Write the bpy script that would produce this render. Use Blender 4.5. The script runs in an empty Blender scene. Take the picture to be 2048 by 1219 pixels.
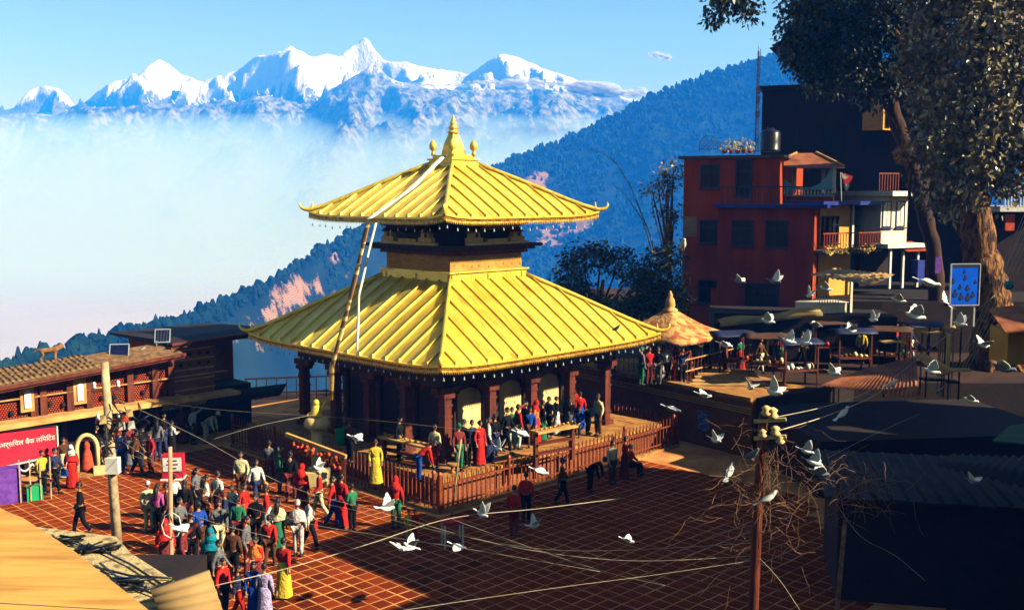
import bpy, bmesh, math, random
from mathutils import Vector, Matrix, noise
R = math.radians
random.seed(11)
sc = bpy.context.scene
col = sc.collection

# ------------------------------------------------------------------ camera
FPX, HORIZON = 2100.0, 385.0            # focal length and horizon row in the 2048 px photograph
PITCH = math.atan((609.5 - HORIZON) / FPX)
EYE = Vector((0, 0, 10.5))
cd = bpy.data.cameras.new('camera')
cd.sensor_width = 36.0
cd.lens = 36.0 * FPX / 2048.0
cd.clip_start, cd.clip_end = 0.1, 12000
cam = bpy.data.objects.new('camera', cd)
col.objects.link(cam)
cam.location = EYE
cam.rotation_euler = (math.pi / 2 - PITCH, 0, 0)
sc.camera = cam

# ------------------------------------------------------------------ sky, sun, exposure
SUN_EL, SUN_AZ = R(31.5), R(20)           # azimuth measured from +X (camera right) towards the camera
S = Vector((math.cos(SUN_EL) * math.cos(SUN_AZ), -math.cos(SUN_EL) * math.sin(SUN_AZ), math.sin(SUN_EL)))
w = bpy.data.worlds.new('World')
sc.world = w
w.use_nodes = True
nt = w.node_tree
sky = nt.nodes.new('ShaderNodeTexSky')
sky.sky_type = 'NISHITA'
sky.sun_disc = False
sky.sun_elevation = SUN_EL
sky.sun_rotation = math.atan2(S.x, S.y)
sky.altitude = 1300
sky.air_density, sky.dust_density, sky.ozone_density = 1.4, 0.15, 3.0
nt.links.new(sky.outputs[0], nt.nodes['Background'].inputs[0])
nt.nodes['Background'].inputs[1].default_value = 0.054
sd = bpy.data.lights.new('sun', 'SUN')
sd.energy, sd.angle, sd.color = 5.0, R(0.5), (1.0, 0.98, 0.99)
sun = bpy.data.objects.new('sun', sd)
col.objects.link(sun)
sun.location = (60, -20, 60)
sun.rotation_euler = S.to_track_quat('Z', 'Y').to_euler()
sc.view_settings.view_transform = 'Standard'
sc.view_settings.look = 'None'
sc.view_settings.exposure = 0.95
sc.view_settings.gamma = 1.0
sc.cycles.max_bounces = 6
sc.cycles.diffuse_bounces = 0
sc.cycles.glossy_bounces = 2
sc.cycles.transparent_max_bounces = 8
sc.cycles.volume_bounces = 2
sc.cycles.use_denoising = True


def ray(u, v):
    x, y = (u - 1024) / FPX, (609.5 - v) / FPX
    c, s = math.cos(PITCH), math.sin(PITCH)
    return Vector((x, c + y * s, -s + y * c))


def at_y(u, v, Y):
    d = ray(u, v)
    return EYE + d * (Y / d.y)


def at_z(u, v, Z):
    d = ray(u, v)
    return EYE + d * ((Z - EYE.z) / d.z)


# ------------------------------------------------------------------ materials
MATS = {}


def srgb(r, g, b):
    f = lambda c: ((c / 255 + .055) / 1.055) ** 2.4 if c > 10 else c / 255 / 12.92
    return (f(r), f(g), f(b))


def mat(name, c, c2=None, rough=.75, metal=0.0, scale=6.0, detail=5.0, bump=0.0, bscale=None, spec=.35, contrast=(.35, .65), stretch=None, coord='Object', trans=0.0, bdist=.05):
    """Two colours mixed by noise, with optional noise bump."""
    if name in MATS:
        return MATS[name]
    m = bpy.data.materials.new(name)
    m.use_nodes = True
    t = m.node_tree
    b = t.nodes['Principled BSDF']
    b.inputs['Roughness'].default_value = rough
    b.inputs['Metallic'].default_value = metal
    b.inputs['Specular IOR Level'].default_value = spec
    if c2 is None:
        c2 = tuple(x * .7 for x in c)
    tc = t.nodes.new('ShaderNodeTexCoord')
    mp = t.nodes.new('ShaderNodeMapping')
    if stretch:
        mp.inputs['Scale'].default_value = stretch
    t.links.new(tc.outputs[coord], mp.inputs[0])
    n = t.nodes.new('ShaderNodeTexNoise')
    n.inputs['Scale'].default_value = scale
    n.inputs['Detail'].default_value = detail
    t.links.new(mp.outputs[0], n.inputs['Vector'])
    cr = t.nodes.new('ShaderNodeValToRGB')
    cr.color_ramp.elements[0].position, cr.color_ramp.elements[1].position = contrast
    cr.color_ramp.elements[0].color = (*c2, 1)
    cr.color_ramp.elements[1].color = (*c, 1)
    t.links.new(n.outputs['Fac'], cr.inputs[0])
    t.links.new(cr.outputs[0], b.inputs['Base Color'])
    if bump:
        n2 = t.nodes.new('ShaderNodeTexNoise')
        n2.inputs['Scale'].default_value = bscale or scale * 3
        n2.inputs['Detail'].default_value = 6
        t.links.new(mp.outputs[0], n2.inputs['Vector'])
        bp = t.nodes.new('ShaderNodeBump')
        bp.inputs['Strength'].default_value = bump
        bp.inputs['Distance'].default_value = bdist
        t.links.new(n2.outputs['Fac'], bp.inputs['Height'])
        t.links.new(bp.outputs[0], b.inputs['Normal'])
    if trans:
        b.inputs['Transmission Weight'].default_value = trans
    MATS[name] = m
    return m


# ------------------------------------------------------------------ mesh collector
class MB:
    def __init__(s):
        s.v, s.f, s.m, s.sm = [], [], [], []

    def add(s, vs, fs, mi=0, smooth=False, M=None):
        o = len(s.v)
        s.v += [tuple(M @ Vector(p)) for p in vs] if M else [tuple(p) for p in vs]
        for f in fs:
            s.f.append([i + o for i in f])
            s.m.append(mi)
            s.sm.append(smooth)
        return s

    def box(s, c, d, rz=0, mi=0, M=None, taper=1.0):
        hx, hy, hz = d[0] / 2, d[1] / 2, d[2] / 2
        T = Matrix.Translation(c) @ Matrix.Rotation(rz, 4, 'Z')
        if M:
            T = M @ T
        k = taper
        vs = [(-hx, -hy, -hz), (hx, -hy, -hz), (hx, hy, -hz), (-hx, hy, -hz), (-hx * k, -hy * k, hz), (hx * k, -hy * k, hz), (hx * k, hy * k, hz), (-hx * k, hy * k, hz)]
        return s.add(vs, [(0, 3, 2, 1), (4, 5, 6, 7), (0, 1, 5, 4), (1, 2, 6, 5), (2, 3, 7, 6), (3, 0, 4, 7)], mi, False, T)

    def bar(s, a, b, wd, hg=None, mi=0, up=(0, 0, 1)):
        """Rectangular bar from a to b."""
        a, b = Vector(a), Vector(b)
        hg = hg or wd
        d = (b - a).normalized()
        u = Vector(up)
        if abs(d.dot(u)) > .98:
            u = Vector((0, 1, 0))
        x = d.cross(u).normalized() * wd / 2
        y = x.cross(d).normalized() * hg / 2
        vs = [a - x - y, a + x - y, a + x + y, a - x + y, b - x - y, b + x - y, b + x + y, b - x + y]
        return s.add(vs, [(0, 1, 2, 3), (7, 6, 5, 4), (0, 4, 5, 1), (1, 5, 6, 2), (2, 6, 7, 3), (3, 7, 4, 0)], mi)

    def tube(s, pts, rad, n=6, mi=0, cap=True, smooth=True):
        pts = [Vector(p) for p in pts]
        rad = rad if isinstance(rad, (list, tuple)) else [rad] * len(pts)
        vs, fs = [], []
        u = None
        for i, p in enumerate(pts):
            d = (pts[min(i + 1, len(pts) - 1)] - pts[max(i - 1, 0)]).normalized()
            if u is None:
                u = d.orthogonal().normalized()
            u = (u - d * u.dot(d))
            u = u.normalized() if u.length > 1e-6 else d.orthogonal().normalized()
            w_ = d.cross(u)
            for k in range(n):
                a = 2 * math.pi * k / n
                vs.append(p + (u * math.cos(a) + w_ * math.sin(a)) * rad[i])
        for i in range(len(pts) - 1):
            for k in range(n):
                fs.append((i * n + k, i * n + (k + 1) % n, (i + 1) * n + (k + 1) % n, (i + 1) * n + k))
        if cap:
            fs.append(tuple(range(n - 1, -1, -1)))
            fs.append(tuple(range((len(pts) - 1) * n, len(pts) * n)))
        return s.add(vs, fs, mi, smooth)

    def lathe(s, prof, c=(0, 0, 0), n=12, mi=0, smooth=True, M=None, sq=None):
        vs, fs = [], []
        for r, z in prof:
            for k in range(n):
                a = 2 * math.pi * (k + .5) / n
                vs.append((c[0] + r * math.cos(a), c[1] + r * math.sin(a), c[2] + z))
        for i in range(len(prof) - 1):
            for k in range(n):
                fs.append((i * n + k, i * n + (k + 1) % n, (i + 1) * n + (k + 1) % n, (i + 1) * n + k))
        fs.append(tuple(range(n - 1, -1, -1)))
        fs.append(tuple(range((len(prof) - 1) * n, len(prof) * n)))
        return s.add(vs, fs, mi, smooth, M)

    def ball(s, c, r, n=8, k=6, mi=0, M=None, jit=0):
        r = r if isinstance(r, (tuple, list)) else (r, r, r)
        vs = [(c[0], c[1], c[2] - r[2])]
        for i in range(1, k):
            t = math.pi * i / k
            for j in range(n):
                a = 2 * math.pi * j / n
                q = 1 + random.uniform(-jit, jit)
                vs.append((c[0] + r[0] * math.sin(t) * math.cos(a) * q, c[1] + r[1] * math.sin(t) * math.sin(a) * q, c[2] - r[2] * math.cos(t) * q))
        vs.append((c[0], c[1], c[2] + r[2]))
        fs = []
        for j in range(n):
            fs.append((0, 1 + (j + 1) % n, 1 + j))
            fs.append((len(vs) - 1, len(vs) - 1 - n + j, len(vs) - 1 - n + (j + 1) % n))
        for i in range(k - 2):
            for j in range(n):
                fs.append((1 + i * n + j, 1 + i * n + (j + 1) % n, 1 + (i + 1) * n + (j + 1) % n, 1 + (i + 1) * n + j))
        return s.add(vs, fs, mi, True, M)

    def slab(s, poly, z0, z1, mi=0, M=None):
        """Extruded convex/simple polygon (list of xy)."""
        n = len(poly)
        vs = [(p[0], p[1], z0) for p in poly] + [(p[0], p[1], z1) for p in poly]
        fs = [tuple(range(n - 1, -1, -1)), tuple(range(n, 2 * n))] + [(i, (i + 1) % n, n + (i + 1) % n, n + i) for i in range(n)]
        return s.add(vs, fs, mi, False, M)

    def sheet(s, q, th=.03, mi=0):
        """Quad/polygon with thickness along its normal."""
        q = [Vector(p) for p in q]
        nr = (q[1] - q[0]).cross(q[2] - q[0]).normalized() * th
        n = len(q)
        vs = q + [p - nr for p in q]
        fs = [tuple(range(n)), tuple(range(2 * n - 1, n - 1, -1))] + [(i, n + i, n + (i + 1) % n, (i + 1) % n) for i in range(n)]
        return s.add(vs, fs, mi)

    def mesh(s, name):
        me = bpy.data.meshes.new(name)
        me.from_pydata(s.v, [], s.f)
        me.polygons.foreach_set('material_index', s.m)
        me.polygons.foreach_set('use_smooth', s.sm)
        me.update()
        return me

    def build(s, name, mats, parent=None, loc=None, rz=0, bevel=0):
        me = s.mesh(name)
        for m in (mats if isinstance(mats, (list, tuple)) else [mats]):
            me.materials.append(m)
        return link(name, me, parent, loc, rz, bevel)


def link(name, me, parent=None, loc=None, rz=0, bevel=0):
    o = bpy.data.objects.new(name, me)
    col.objects.link(o)
    if parent:
        o.parent = parent
    if loc is not None:
        o.location = loc
    if rz:
        o.rotation_euler = (0, 0, rz)
    if bevel:
        b = o.modifiers.new('edge', 'BEVEL')
        b.width, b.segments, b.limit_method = bevel, 1, 'ANGLE'
    return o


def empty(name, loc=(0, 0, 0), rz=0):
    o = bpy.data.objects.new(name, None)
    o.empty_display_size = .2
    col.objects.link(o)
    o.location = loc
    o.rotation_euler = (0, 0, rz)
    return o


def tag(o, label=None, cat=None, group=None, kind=None):
    if label: o['label'] = label
    if cat: o['category'] = cat
    if group: o['group'] = group
    if kind: o['kind'] = kind
    return o


def obj_mats(o, mats):
    """Object-level materials on shared mesh data."""
    for i, m in enumerate(mats):
        if len(o.data.materials) <= i:
            o.data.materials.append(None)
        o.material_slots[i].link = 'OBJECT'
        o.material_slots[i].material = m


def lerp(a, b, t):
    return a + (b - a) * t


def interp(tab, x):
    if x <= tab[0][0]: return tab[0][1:]
    for p, q in zip(tab, tab[1:]):
        if x <= q[0]:
            t = (x - p[0]) / (q[0] - p[0])
            return tuple(lerp(a, b, t) for a, b in zip(p[1:], q[1:]))
    return tab[-1][1:]


def fbm(x, y, z=0, o=4):
    return noise.fractal(Vector((x, y, z)), 1.0, 2.0, o)


def ridged(x, y, z=0, o=5):
    return noise.ridged_multi_fractal(Vector((x, y, z)), .9, 2.1, o, 1.0, 2.0)
# ================================================================== setting: terrain, hill, mountains, fog, haze
def grid_mesh(name, rows, mats, smooth=True, matfn=None, parent=None):
    n, k = len(rows), len(rows[0])
    vs = [tuple(p) for r in rows for p in r]
    fs = [(i * k + j, i * k + j + 1, (i + 1) * k + j + 1, (i + 1) * k + j) for i in range(n - 1) for j in range(k - 1)]
    me = bpy.data.meshes.new(name)
    me.from_pydata(vs, [], fs)
    me.polygons.foreach_set('use_smooth', [smooth] * len(fs))
    for m in mats: me.materials.append(m)
    if matfn:
        me.polygons.foreach_set('material_index', [matfn(*(sum((Vector(vs[q]) for q in f), Vector()) / 4)) for f in fs])
    me.update()
    return link(name, me, parent)


M_valley = mat('valley_floor', (.05, .07, .04), (.03, .05, .03), scale=.02)
mb = MB()
mb.add([(-6000, -3000, -190), (6000, -3000, -190), (6000, 6000, -190), (-6000, 6000, -190)], [(0, 1, 2, 3)])
tag(mb.build('terrain', M_valley), kind='structure')

# the sea of cloud filling the valley: a lumpy sheet, tinted blue against the yellowed sunlight
M_fog = mat('cloud_sea_blue_tint', (.50, .50, .72), (.45, .47, .68), rough=1, scale=.004, spec=0)
rows = []
for i in range(60):
    Y = 120 + 2900 * (i / 59) ** 1.6
    row = []
    for j in range(70):
        X = -2600 + 4200 * j / 69
        row.append((X, Y, -118 + 5 * fbm(X / 420, Y / 420, 3.1, 3) + 1.2 * fbm(X / 60, Y / 60, 9, 2)))
    rows.append(row)
tag(grid_mesh('fog', rows, [M_fog]), 'flat blue-tinted sea of fog filling the valley below the hills', 'fog', kind='stuff')

# ---- forested hill: crest from upper right (far) down to the left (near)
CREST = [(-400, 880, 230), (-150, 800, 260), (0, 742, 300), (120, 712, 330), (250, 672, 380), (340, 655, 420), (430, 622, 470), (520, 580, 540), (590, 535, 600), (650, 498, 650),
         (720, 462, 700), (800, 425, 800), (900, 372, 950), (990, 338, 1080), (1050, 312, 1120), (1150, 276, 1150), (1300, 196, 1190), (1420, 152, 1220), (1580, 108, 1250), (1800, 60, 1280), (2100, 20, 1300), (2500, -10, 1330)]
M_hill = mat('hill_scrub', (.016, .032, .022), (.006, .016, .016), scale=.03, rough=1, spec=0, bump=.6, bscale=.2)
M_field = mat('terraced_fields', (.46, .26, .17), (.20, .11, .08), scale=.12, rough=1, spec=0, stretch=(1, 1, 9), bump=.5, bscale=.5)


def hill_pt(u, t):
    """u = photograph column of the crest, t in [-.3,1]: down the near slope (t<0: over the back)."""
    v, d = interp(CREST, u)
    c = at_y(u, v, d)
    L = 260 + .33 * d
    if t >= 0:
        k = t ** .92
        p = c + Vector((-.12 * L, -.60 * L, -.52 * L)) * k
    else:
        p = c + Vector((.3, .9, -.55)) * (-t) * L
    a = min(1, abs(t) * 5)
    sp = ridged(p.x / 210 + .35 * p.y / 210, p.y / 420, 1.7, 4) - 1.0
    p.z += a * (16 + .012 * d) * sp + a * 5 * fbm(p.x / 35, p.y / 35, 4, 3)
    return p


def field_mask(p):
    # terraces on the sunny lower shoulders
    q = fbm(p.x / 70, p.y / 90, p.z / 50 + 8, 3)
    return q


us = [-400 + 2900 * i / 420 for i in range(421)]
ts = [-.3, -.15, -.05, 0] + [(k / 100) ** 1.15 for k in range(1, 101)]
rows = [[hill_pt(u, t) for u in us] for t in ts]
FIELDS = [(600, 575, 75, 62), (660, 520, 30, 38), (545, 640, 70, 40), (1075, 365, 34, 26), (1100, 470, 48, 30), (440, 668, 60, 16), (1165, 450, 22, 18)]


def proj(p):
    d = Vector(p) - EYE
    c, s = math.cos(PITCH), math.sin(PITCH)
    z = d.y * c - d.z * s
    return 1024 + FPX * d.x / z, 609.5 - FPX * (d.y * s + d.z * c) / z


def is_field(x, y, z):
    u, v = proj((x, y, z))
    for a, b, ra, rb in FIELDS:
        if ((u - a) / ra) ** 2 + ((v - b) / rb) ** 2 < .75 + 1.5 * fbm(x / 26, y / 26, z / 9, 4):
            return 1
    return 0


def field_val(x, y, z):
    u, v = proj((x, y, z))
    best = -2
    for a, b, ra, rb in FIELDS:
        best = max(best, 1 - ((u - a) / ra) ** 2 - ((v - b) / rb) ** 2)
    return best


hill = tag(grid_mesh('hill', rows, [M_hill], True), kind='structure')
at_ = hill.data.attributes.new('field', 'FLOAT', 'POINT')
at_.data.foreach_set('value', [max(-1.5, field_val(*v_.co)) for v_ in hill.data.vertices])
t = M_hill.node_tree
an_ = t.nodes.new('ShaderNodeAttribute'); an_.attribute_name = 'field'
g_ = t.nodes.new('ShaderNodeNewGeometry')
n1 = t.nodes.new('ShaderNodeTexNoise'); n1.inputs['Scale'].default_value = .045; n1.inputs['Detail'].default_value = 9; n1.inputs['Roughness'].default_value = .68
t.links.new(g_.outputs['Position'], n1.inputs[0])
ma = t.nodes.new('ShaderNodeMath'); ma.operation = 'MULTIPLY_ADD'; ma.inputs[1].default_value = 6.5
t.links.new(n1.outputs[0], ma.inputs[0]); t.links.new(an_.outputs['Fac'], ma.inputs[2])
st_ = t.nodes.new('ShaderNodeMapRange'); st_.inputs[1].default_value, st_.inputs[2].default_value = 3.7, 4.1
t.links.new(ma.outputs[0], st_.inputs[0])
wv = t.nodes.new('ShaderNodeTexWave'); wv.bands_direction = 'Z'; wv.inputs['Scale'].default_value = .3; wv.inputs['Distortion'].default_value = 14; wv.inputs['Detail'].default_value = 6; wv.inputs['Detail Scale'].default_value = .4
t.links.new(g_.outputs['Position'], wv.inputs[0])
fc = t.nodes.new('ShaderNodeValToRGB')
fc.color_ramp.elements[0].color, fc.color_ramp.elements[1].color = (.20, .11, .075, 1), (.40, .24, .17, 1)
t.links.new(wv.outputs[0], fc.inputs[0])
mx_ = t.nodes.new('ShaderNodeMix'); mx_.data_type = 'RGBA'
pb = t.nodes['Principled BSDF']
t.links.new(pb.inputs['Base Color'].links[0].from_socket, mx_.inputs[6])
t.links.new(fc.outputs[0], mx_.inputs[7]); t.links.new(st_.outputs[0], mx_.inputs[0]); t.links.new(mx_.outputs[2], pb.inputs['Base Color'])

# ---- the wood on the hill: one mass of small crowns
M_tree = mat('hill_foliage', (.014, .040, .022), (.003, .013, .012), scale=.16, rough=1, spec=0)
mb = MB()
rnd = random.Random(5)
cnt = 0
while cnt < 15000:
    u = rnd.uniform(-60, 1900)
    t = rnd.random() ** 1.7 if cnt > 2200 else rnd.uniform(-.02, .03)
    if 4000 < cnt < 8000:
        u, t = rnd.uniform(380, 820), rnd.uniform(.1, .95)
    p = hill_pt(u, t)
    pu, pv = proj(p)
    if pv > 790 or (980 < pu < 1300 and pv > 640):
        cnt += .05
        continue
    if is_field(*p) and rnd.random() < .86: 
        cnt += .02
        continue
    cnt += 1
    h = rnd.uniform(3.2, 6.5) * rnd.choice((.8, 1, 1, 1.35)) * (.75 + p.y / 2600)
    r = h * rnd.uniform(.26, .42)
    n = 5
    base = len(mb.v)
    prof = rnd.choice([((.55, .15), (1, .4), (.75, .72), (.25, .95)), ((.8, .12), (.7, .45), (.45, .7), (.12, 1)), ((.5, .3), (1, .6), (.9, .8), (.4, 1))])
    vs, fs = [], []
    for q, zz in prof:
        for k in range(n):
            a = 2 * math.pi * k / n + rnd.uniform(-.4, .4)
            rr = r * q * rnd.uniform(.7, 1.25)
            vs.append((p.x + rr * math.cos(a), p.y + rr * math.sin(a), p.z - 1 + h * (zz + rnd.uniform(-.05, .05))))
    for i in range(3):
        for k in range(n):
            fs.append((i * n + k, i * n + (k + 1) % n, (i + 1) * n + (k + 1) % n, (i + 1) * n + k))
    fs.append(tuple(range(15, 20)))
    mb.add(vs, fs)
tag(mb.build('forest', M_tree), 'dark green wood covering the steep hillside behind the temple', 'forest', kind='stuff')

# ---- snow mountains
SNOWC = [(-300, 240), (-120, 225), (0, 222), (28, 215), (45, 195), (60, 180), (90, 171), (115, 176), (132, 190), (150, 211), (170, 205), (200, 178), (240, 160), (270, 158), (290, 138), (302, 126), (320, 119), (340, 130), (362, 148), (385, 156), (402, 165), (425, 155), (460, 145), (480, 138), (512, 112), (545, 108), (570, 100), (583, 92), (600, 102), (625, 115), (650, 108), (680, 112),
         (700, 96), (712, 88), (722, 80), (730, 75), (740, 84), (752, 104), (765, 118), (780, 124), (810, 124), (840, 132), (870, 138), (915, 142), (935, 150), (960, 134), (985, 116), (1000, 107), (1020, 110), (1040, 116), (1075, 132), (1100, 142), (1140, 154), (1170, 168), (1220, 190), (1300, 205), (1500, 230), (1800, 240)]
FOOT = [(-300, 232), (0, 228), (60, 226), (110, 230), (160, 214), (220, 214), (270, 210), (300, 205), (340, 208), (400, 210), (430, 202), (450, 196), (480, 205), (505, 193), (530, 190), (560, 197), (600, 208), (640, 200), (665, 176), (700, 158), (730, 140), (745, 126), (765, 142), (780, 158), (830, 170), (860, 178), (930, 180), (1000, 180), (1080, 178), (1150, 186), (1210, 205), (1290, 208), (1400, 240), (1800, 280)]


def range_mesh(name, crest, Y, slope, depth, amp, sx, mats, u0, u1, nu, nr, seed, crestamp, clampk=.3):
    rows = []
    for i in range(nr + 5):
        row = []
        for j in range(nu):
            u = lerp(u0, u1, j / (nu - 1))
            v = interp(crest, u)[0] + crestamp * fbm(u / 9, seed, 0, 4)
            c = at_y(u, v, Y + 90 * fbm(u / 160, seed, 5, 2))
            if i < 5:
                k = (5 - i) * 60
                row.append((c.x, c.y + k, c.z - k * .8))
                continue
            t = ((i - 5) / (nr - 1)) ** 1.2
            k = t * depth
            x, y = c.x - .05 * k, c.y - k
            z = c.z - slope * k
            a = min(1, t * 10)
            rg = ridged(x / sx + .3 * y / sx, y / (sx * 1.9), seed, 6)
            z += a * amp * (rg - 1.55) + a * amp * .25 * fbm(x / 40, y / 40, seed, 4)
            z = min(z, c.z - clampk * k)
            xx = x + a * amp * .35 * fbm(x / 150, y / 150, seed + 4, 3)
            row.append((xx, y, z))
        rows.append(row)
    return grid_mesh(name, rows, mats, True)


def rock_snow_mat(name, lo, hi, snow, rock, rock2, nscale, thr):
    m = bpy.data.materials.new(name)
    m.use_nodes = True
    t = m.node_tree
    b = t.nodes['Principled BSDF']
    b.inputs['Roughness'].default_value = .9
    b.inputs['Specular IOR Level'].default_value = .1
    geo = t.nodes.new('ShaderNodeNewGeometry')
    sep = t.nodes.new('ShaderNodeSeparateXYZ')
    t.links.new(geo.outputs['Position'], sep.inputs[0])
    mr = t.nodes.new('ShaderNodeMapRange')
    mr.inputs[1].default_value, mr.inputs[2].default_value = lo, hi
    t.links.new(sep.outputs[2], mr.inputs[0])
    n = t.nodes.new('ShaderNodeTexNoise')
    n.inputs['Scale'].default_value, n.inputs['Detail'].default_value = nscale, 8
    n.inputs['Roughness'].default_value = .65
    mp = t.nodes.new('ShaderNodeMapping')
    mp.inputs['Scale'].default_value = (1, 1, .45)
    t.links.new(geo.outputs['Position'], mp.inputs[0])
    t.links.new(mp.outputs[0], n.inputs[0])
    ns = t.nodes.new('ShaderNodeSeparateXYZ')
    t.links.new(geo.outputs['True Normal'], ns.inputs[0])
    a = t.nodes.new('ShaderNodeMath'); a.operation = 'MULTIPLY_ADD'
    t.links.new(ns.outputs[2], a.inputs[0]); a.inputs[1].default_value = .5
    t.links.new(mr.outputs[0], a.inputs[2])
    a2 = t.nodes.new('ShaderNodeMath'); a2.operation = 'ADD'
    t.links.new(a.outputs[0], a2.inputs[0]); t.links.new(n.outputs[0], a2.inputs[1])
    cr = t.nodes.new('ShaderNodeValToRGB')
    cr.color_ramp.elements[0].position, cr.color_ramp.elements[1].position = thr, thr + .07
    cr.color_ramp.elements[0].color, cr.color_ramp.elements[1].color = (0, 0, 0, 1), (1, 1, 1, 1)
    mul = t.nodes.new('ShaderNodeMath'); mul.operation = 'MULTIPLY'; mul.inputs[1].default_value = .5
    t.links.new(a2.outputs[0], mul.inputs[0]); t.links.new(mul.outputs[0], cr.inputs[0])
    n2 = t.nodes.new('ShaderNodeTexNoise'); n2.inputs['Scale'].default_value, n2.inputs['Detail'].default_value = nscale * 2, 6
    t.links.new(geo.outputs['Position'], n2.inputs[0])
    rc = t.nodes.new('ShaderNodeValToRGB')
    rc.color_ramp.elements[0].position, rc.color_ramp.elements[1].position = .4, .62
    rc.color_ramp.elements[0].color, rc.color_ramp.elements[1].color = (*rock, 1), (*rock2, 1)
    t.links.new(n2.outputs[0], rc.inputs[0])
    mx = t.nodes.new('ShaderNodeMix'); mx.data_type = 'RGBA'
    t.links.new(cr.outputs[0], mx.inputs[0]); t.links.new(rc.outputs[0], mx.inputs[6]); mx.inputs[7].default_value = (*snow, 1)
    t.links.new(mx.outputs[2], b.inputs['Base Color'])
    bp = t.nodes.new('ShaderNodeBump'); bp.inputs['Strength'].default_value = 1.0; bp.inputs['Distance'].default_value = 22
    t.links.new(n.outputs[0], bp.inputs['Height']); t.links.new(bp.outputs[0], b.inputs['Normal'])
    return m


M_snow = rock_snow_mat('snow_and_rock', 150, 330, (.74, .74, .76), (.06, .07, .10), (.16, .16, .18), .022, .665)
M_foot = rock_snow_mat('foothill_rock', 160, 420, (.8, .8, .84), (.03, .05, .05), (.30, .29, .27), .03, .66)
tag(range_mesh('mountains', SNOWC, 3100, .62, 420, 130, 170, [M_snow], -300, 1800, 520, 60, 2.3, 2.2), kind='structure')
tag(range_mesh('foothills', FOOT, 2620, .50, 700, 55, 120, [M_foot], -300, 1800, 420, 60, 7.7, 2.6), kind='structure')

# ---- clouds lying along the peaks
M_cloud = mat('cloud_white', (.95, .95, .95), (.9, .9, .93), rough=1, spec=0, scale=.01)
_b = M_cloud.node_tree
_p = _b.nodes['Principled BSDF']
_p.inputs['Alpha'].default_value = .22
_tl = _b.nodes.new('ShaderNodeBsdfTranslucent'); _tl.inputs[0].default_value = (1, 1, 1, 1)
_tr = _b.nodes.new('ShaderNodeBsdfTransparent')
_m1 = _b.nodes.new('ShaderNodeMixShader'); _m1.inputs[0].default_value = .16
_b.links.new(_tr.outputs[0], _m1.inputs[1]); _b.links.new(_tl.outputs[0], _m1.inputs[2])
_m2 = _b.nodes.new('ShaderNodeMixShader'); _m2.inputs[0].default_value = .5
_b.links.new(_m1.outputs[0], _m2.inputs[1]); _b.links.new(_p.outputs[0], _m2.inputs[2])
_b.links.new(_m2.outputs[0], _b.nodes['Material Output'].inputs[0])


def cloud(u0, u1, v0, v1, hpx, Y, n, label, seed):
    rn = random.Random(seed)
    m = MB()
    for i in range(int(n * 1.6)):
        t = rn.random()
        u = lerp(u0, u1, t)
        hh = hpx * (.35 + math.sin(math.pi * min(.97, max(.03, t)))) * .6
        v = lerp(v0, v1, t) + rn.gauss(0, .35) * hh
        p = at_y(u, v, Y + rn.uniform(-30, 30))
        s_ = rn.uniform(.3, 1.3) * hh * Y / FPX * .5
        m.ball(p, (s_ * 2.4, s_ * 1.6, s_ * .8), 8, 5, jit=.12)
    return tag(m.build('cloud', M_cloud), label, 'cloud', 'clouds along the snow peaks', 'stuff')


cloud(740, 960, 172, 170, 9, 2250, 60, 'thin streak of cloud crossing below the tallest snow peak', 1)
cloud(930, 1160, 165, 168, 13, 2250, 80, 'long flat cloud bank under the rounded snow peak', 2)
cloud(1130, 1250, 172, 186, 26, 2240, 80, 'bulkier white cloud between the rounded peak and the wooded hill', 3)
cloud(1230, 1310, 180, 196, 14, 2240, 40, 'small cloud wisp touching the wooded hill crest', 4)
cloud(1300, 1342, 108, 116, 12, 2240, 26, 'lone faint puff of cloud in the open sky', 5)

# ---- valley mist in front of the foothills and the all-round blue air
def volume_box(name, x0, x1, y0, y1, z0, z1, color, dens, absorb, label, cat, front_slope=0):
    m = bpy.data.materials.new(name + '_air')
    m.use_nodes = True
    t = m.node_tree
    t.nodes.remove(t.nodes['Principled BSDF'])
    pv = t.nodes.new('ShaderNodeVolumePrincipled')
    pv.inputs['Color'].default_value = (*color, 1)
    pv.inputs['Density'].default_value = dens
    pv.inputs['Absorption Color'].default_value = (*absorb, 1)
    t.links.new(pv.outputs[0], t.nodes['Material Output'].inputs['Volume'])
    b = MB()
    b.add([(x0, y0, z0), (x1, y0, z0), (x1, y1, z0), (x0, y1, z0), (x0, y0 + front_slope, z1), (x1, y0 + front_slope, z1), (x1, y1, z1), (x0, y1, z1)],
          [(0, 3, 2, 1), (4, 5, 6, 7), (0, 1, 5, 4), (1, 2, 6, 5), (2, 3, 7, 6), (3, 0, 4, 7)])
    return tag(b.build(name, m), label, cat, kind='stuff')


volume_box('haze', -3500, 3500, -400, 3420, -192, 490, (.012, .23, 1.0), .00055, (1, 1, 1), 'pale blue air between the town and the far mountains', 'haze')
mist = volume_box('valley_mist', -3000, 3000, 1000, 2480, -150, 196, (.42, .66, 1.0), .0072, (.70, .70, .70), 'blue-white mist hiding the feet of the far mountains', 'mist')
for v_ in mist.data.vertices:           # a wedge that thins out towards the viewer
    if v_.co.z > 0 and v_.co.y < 1500: v_.co.z = -149.5
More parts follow.
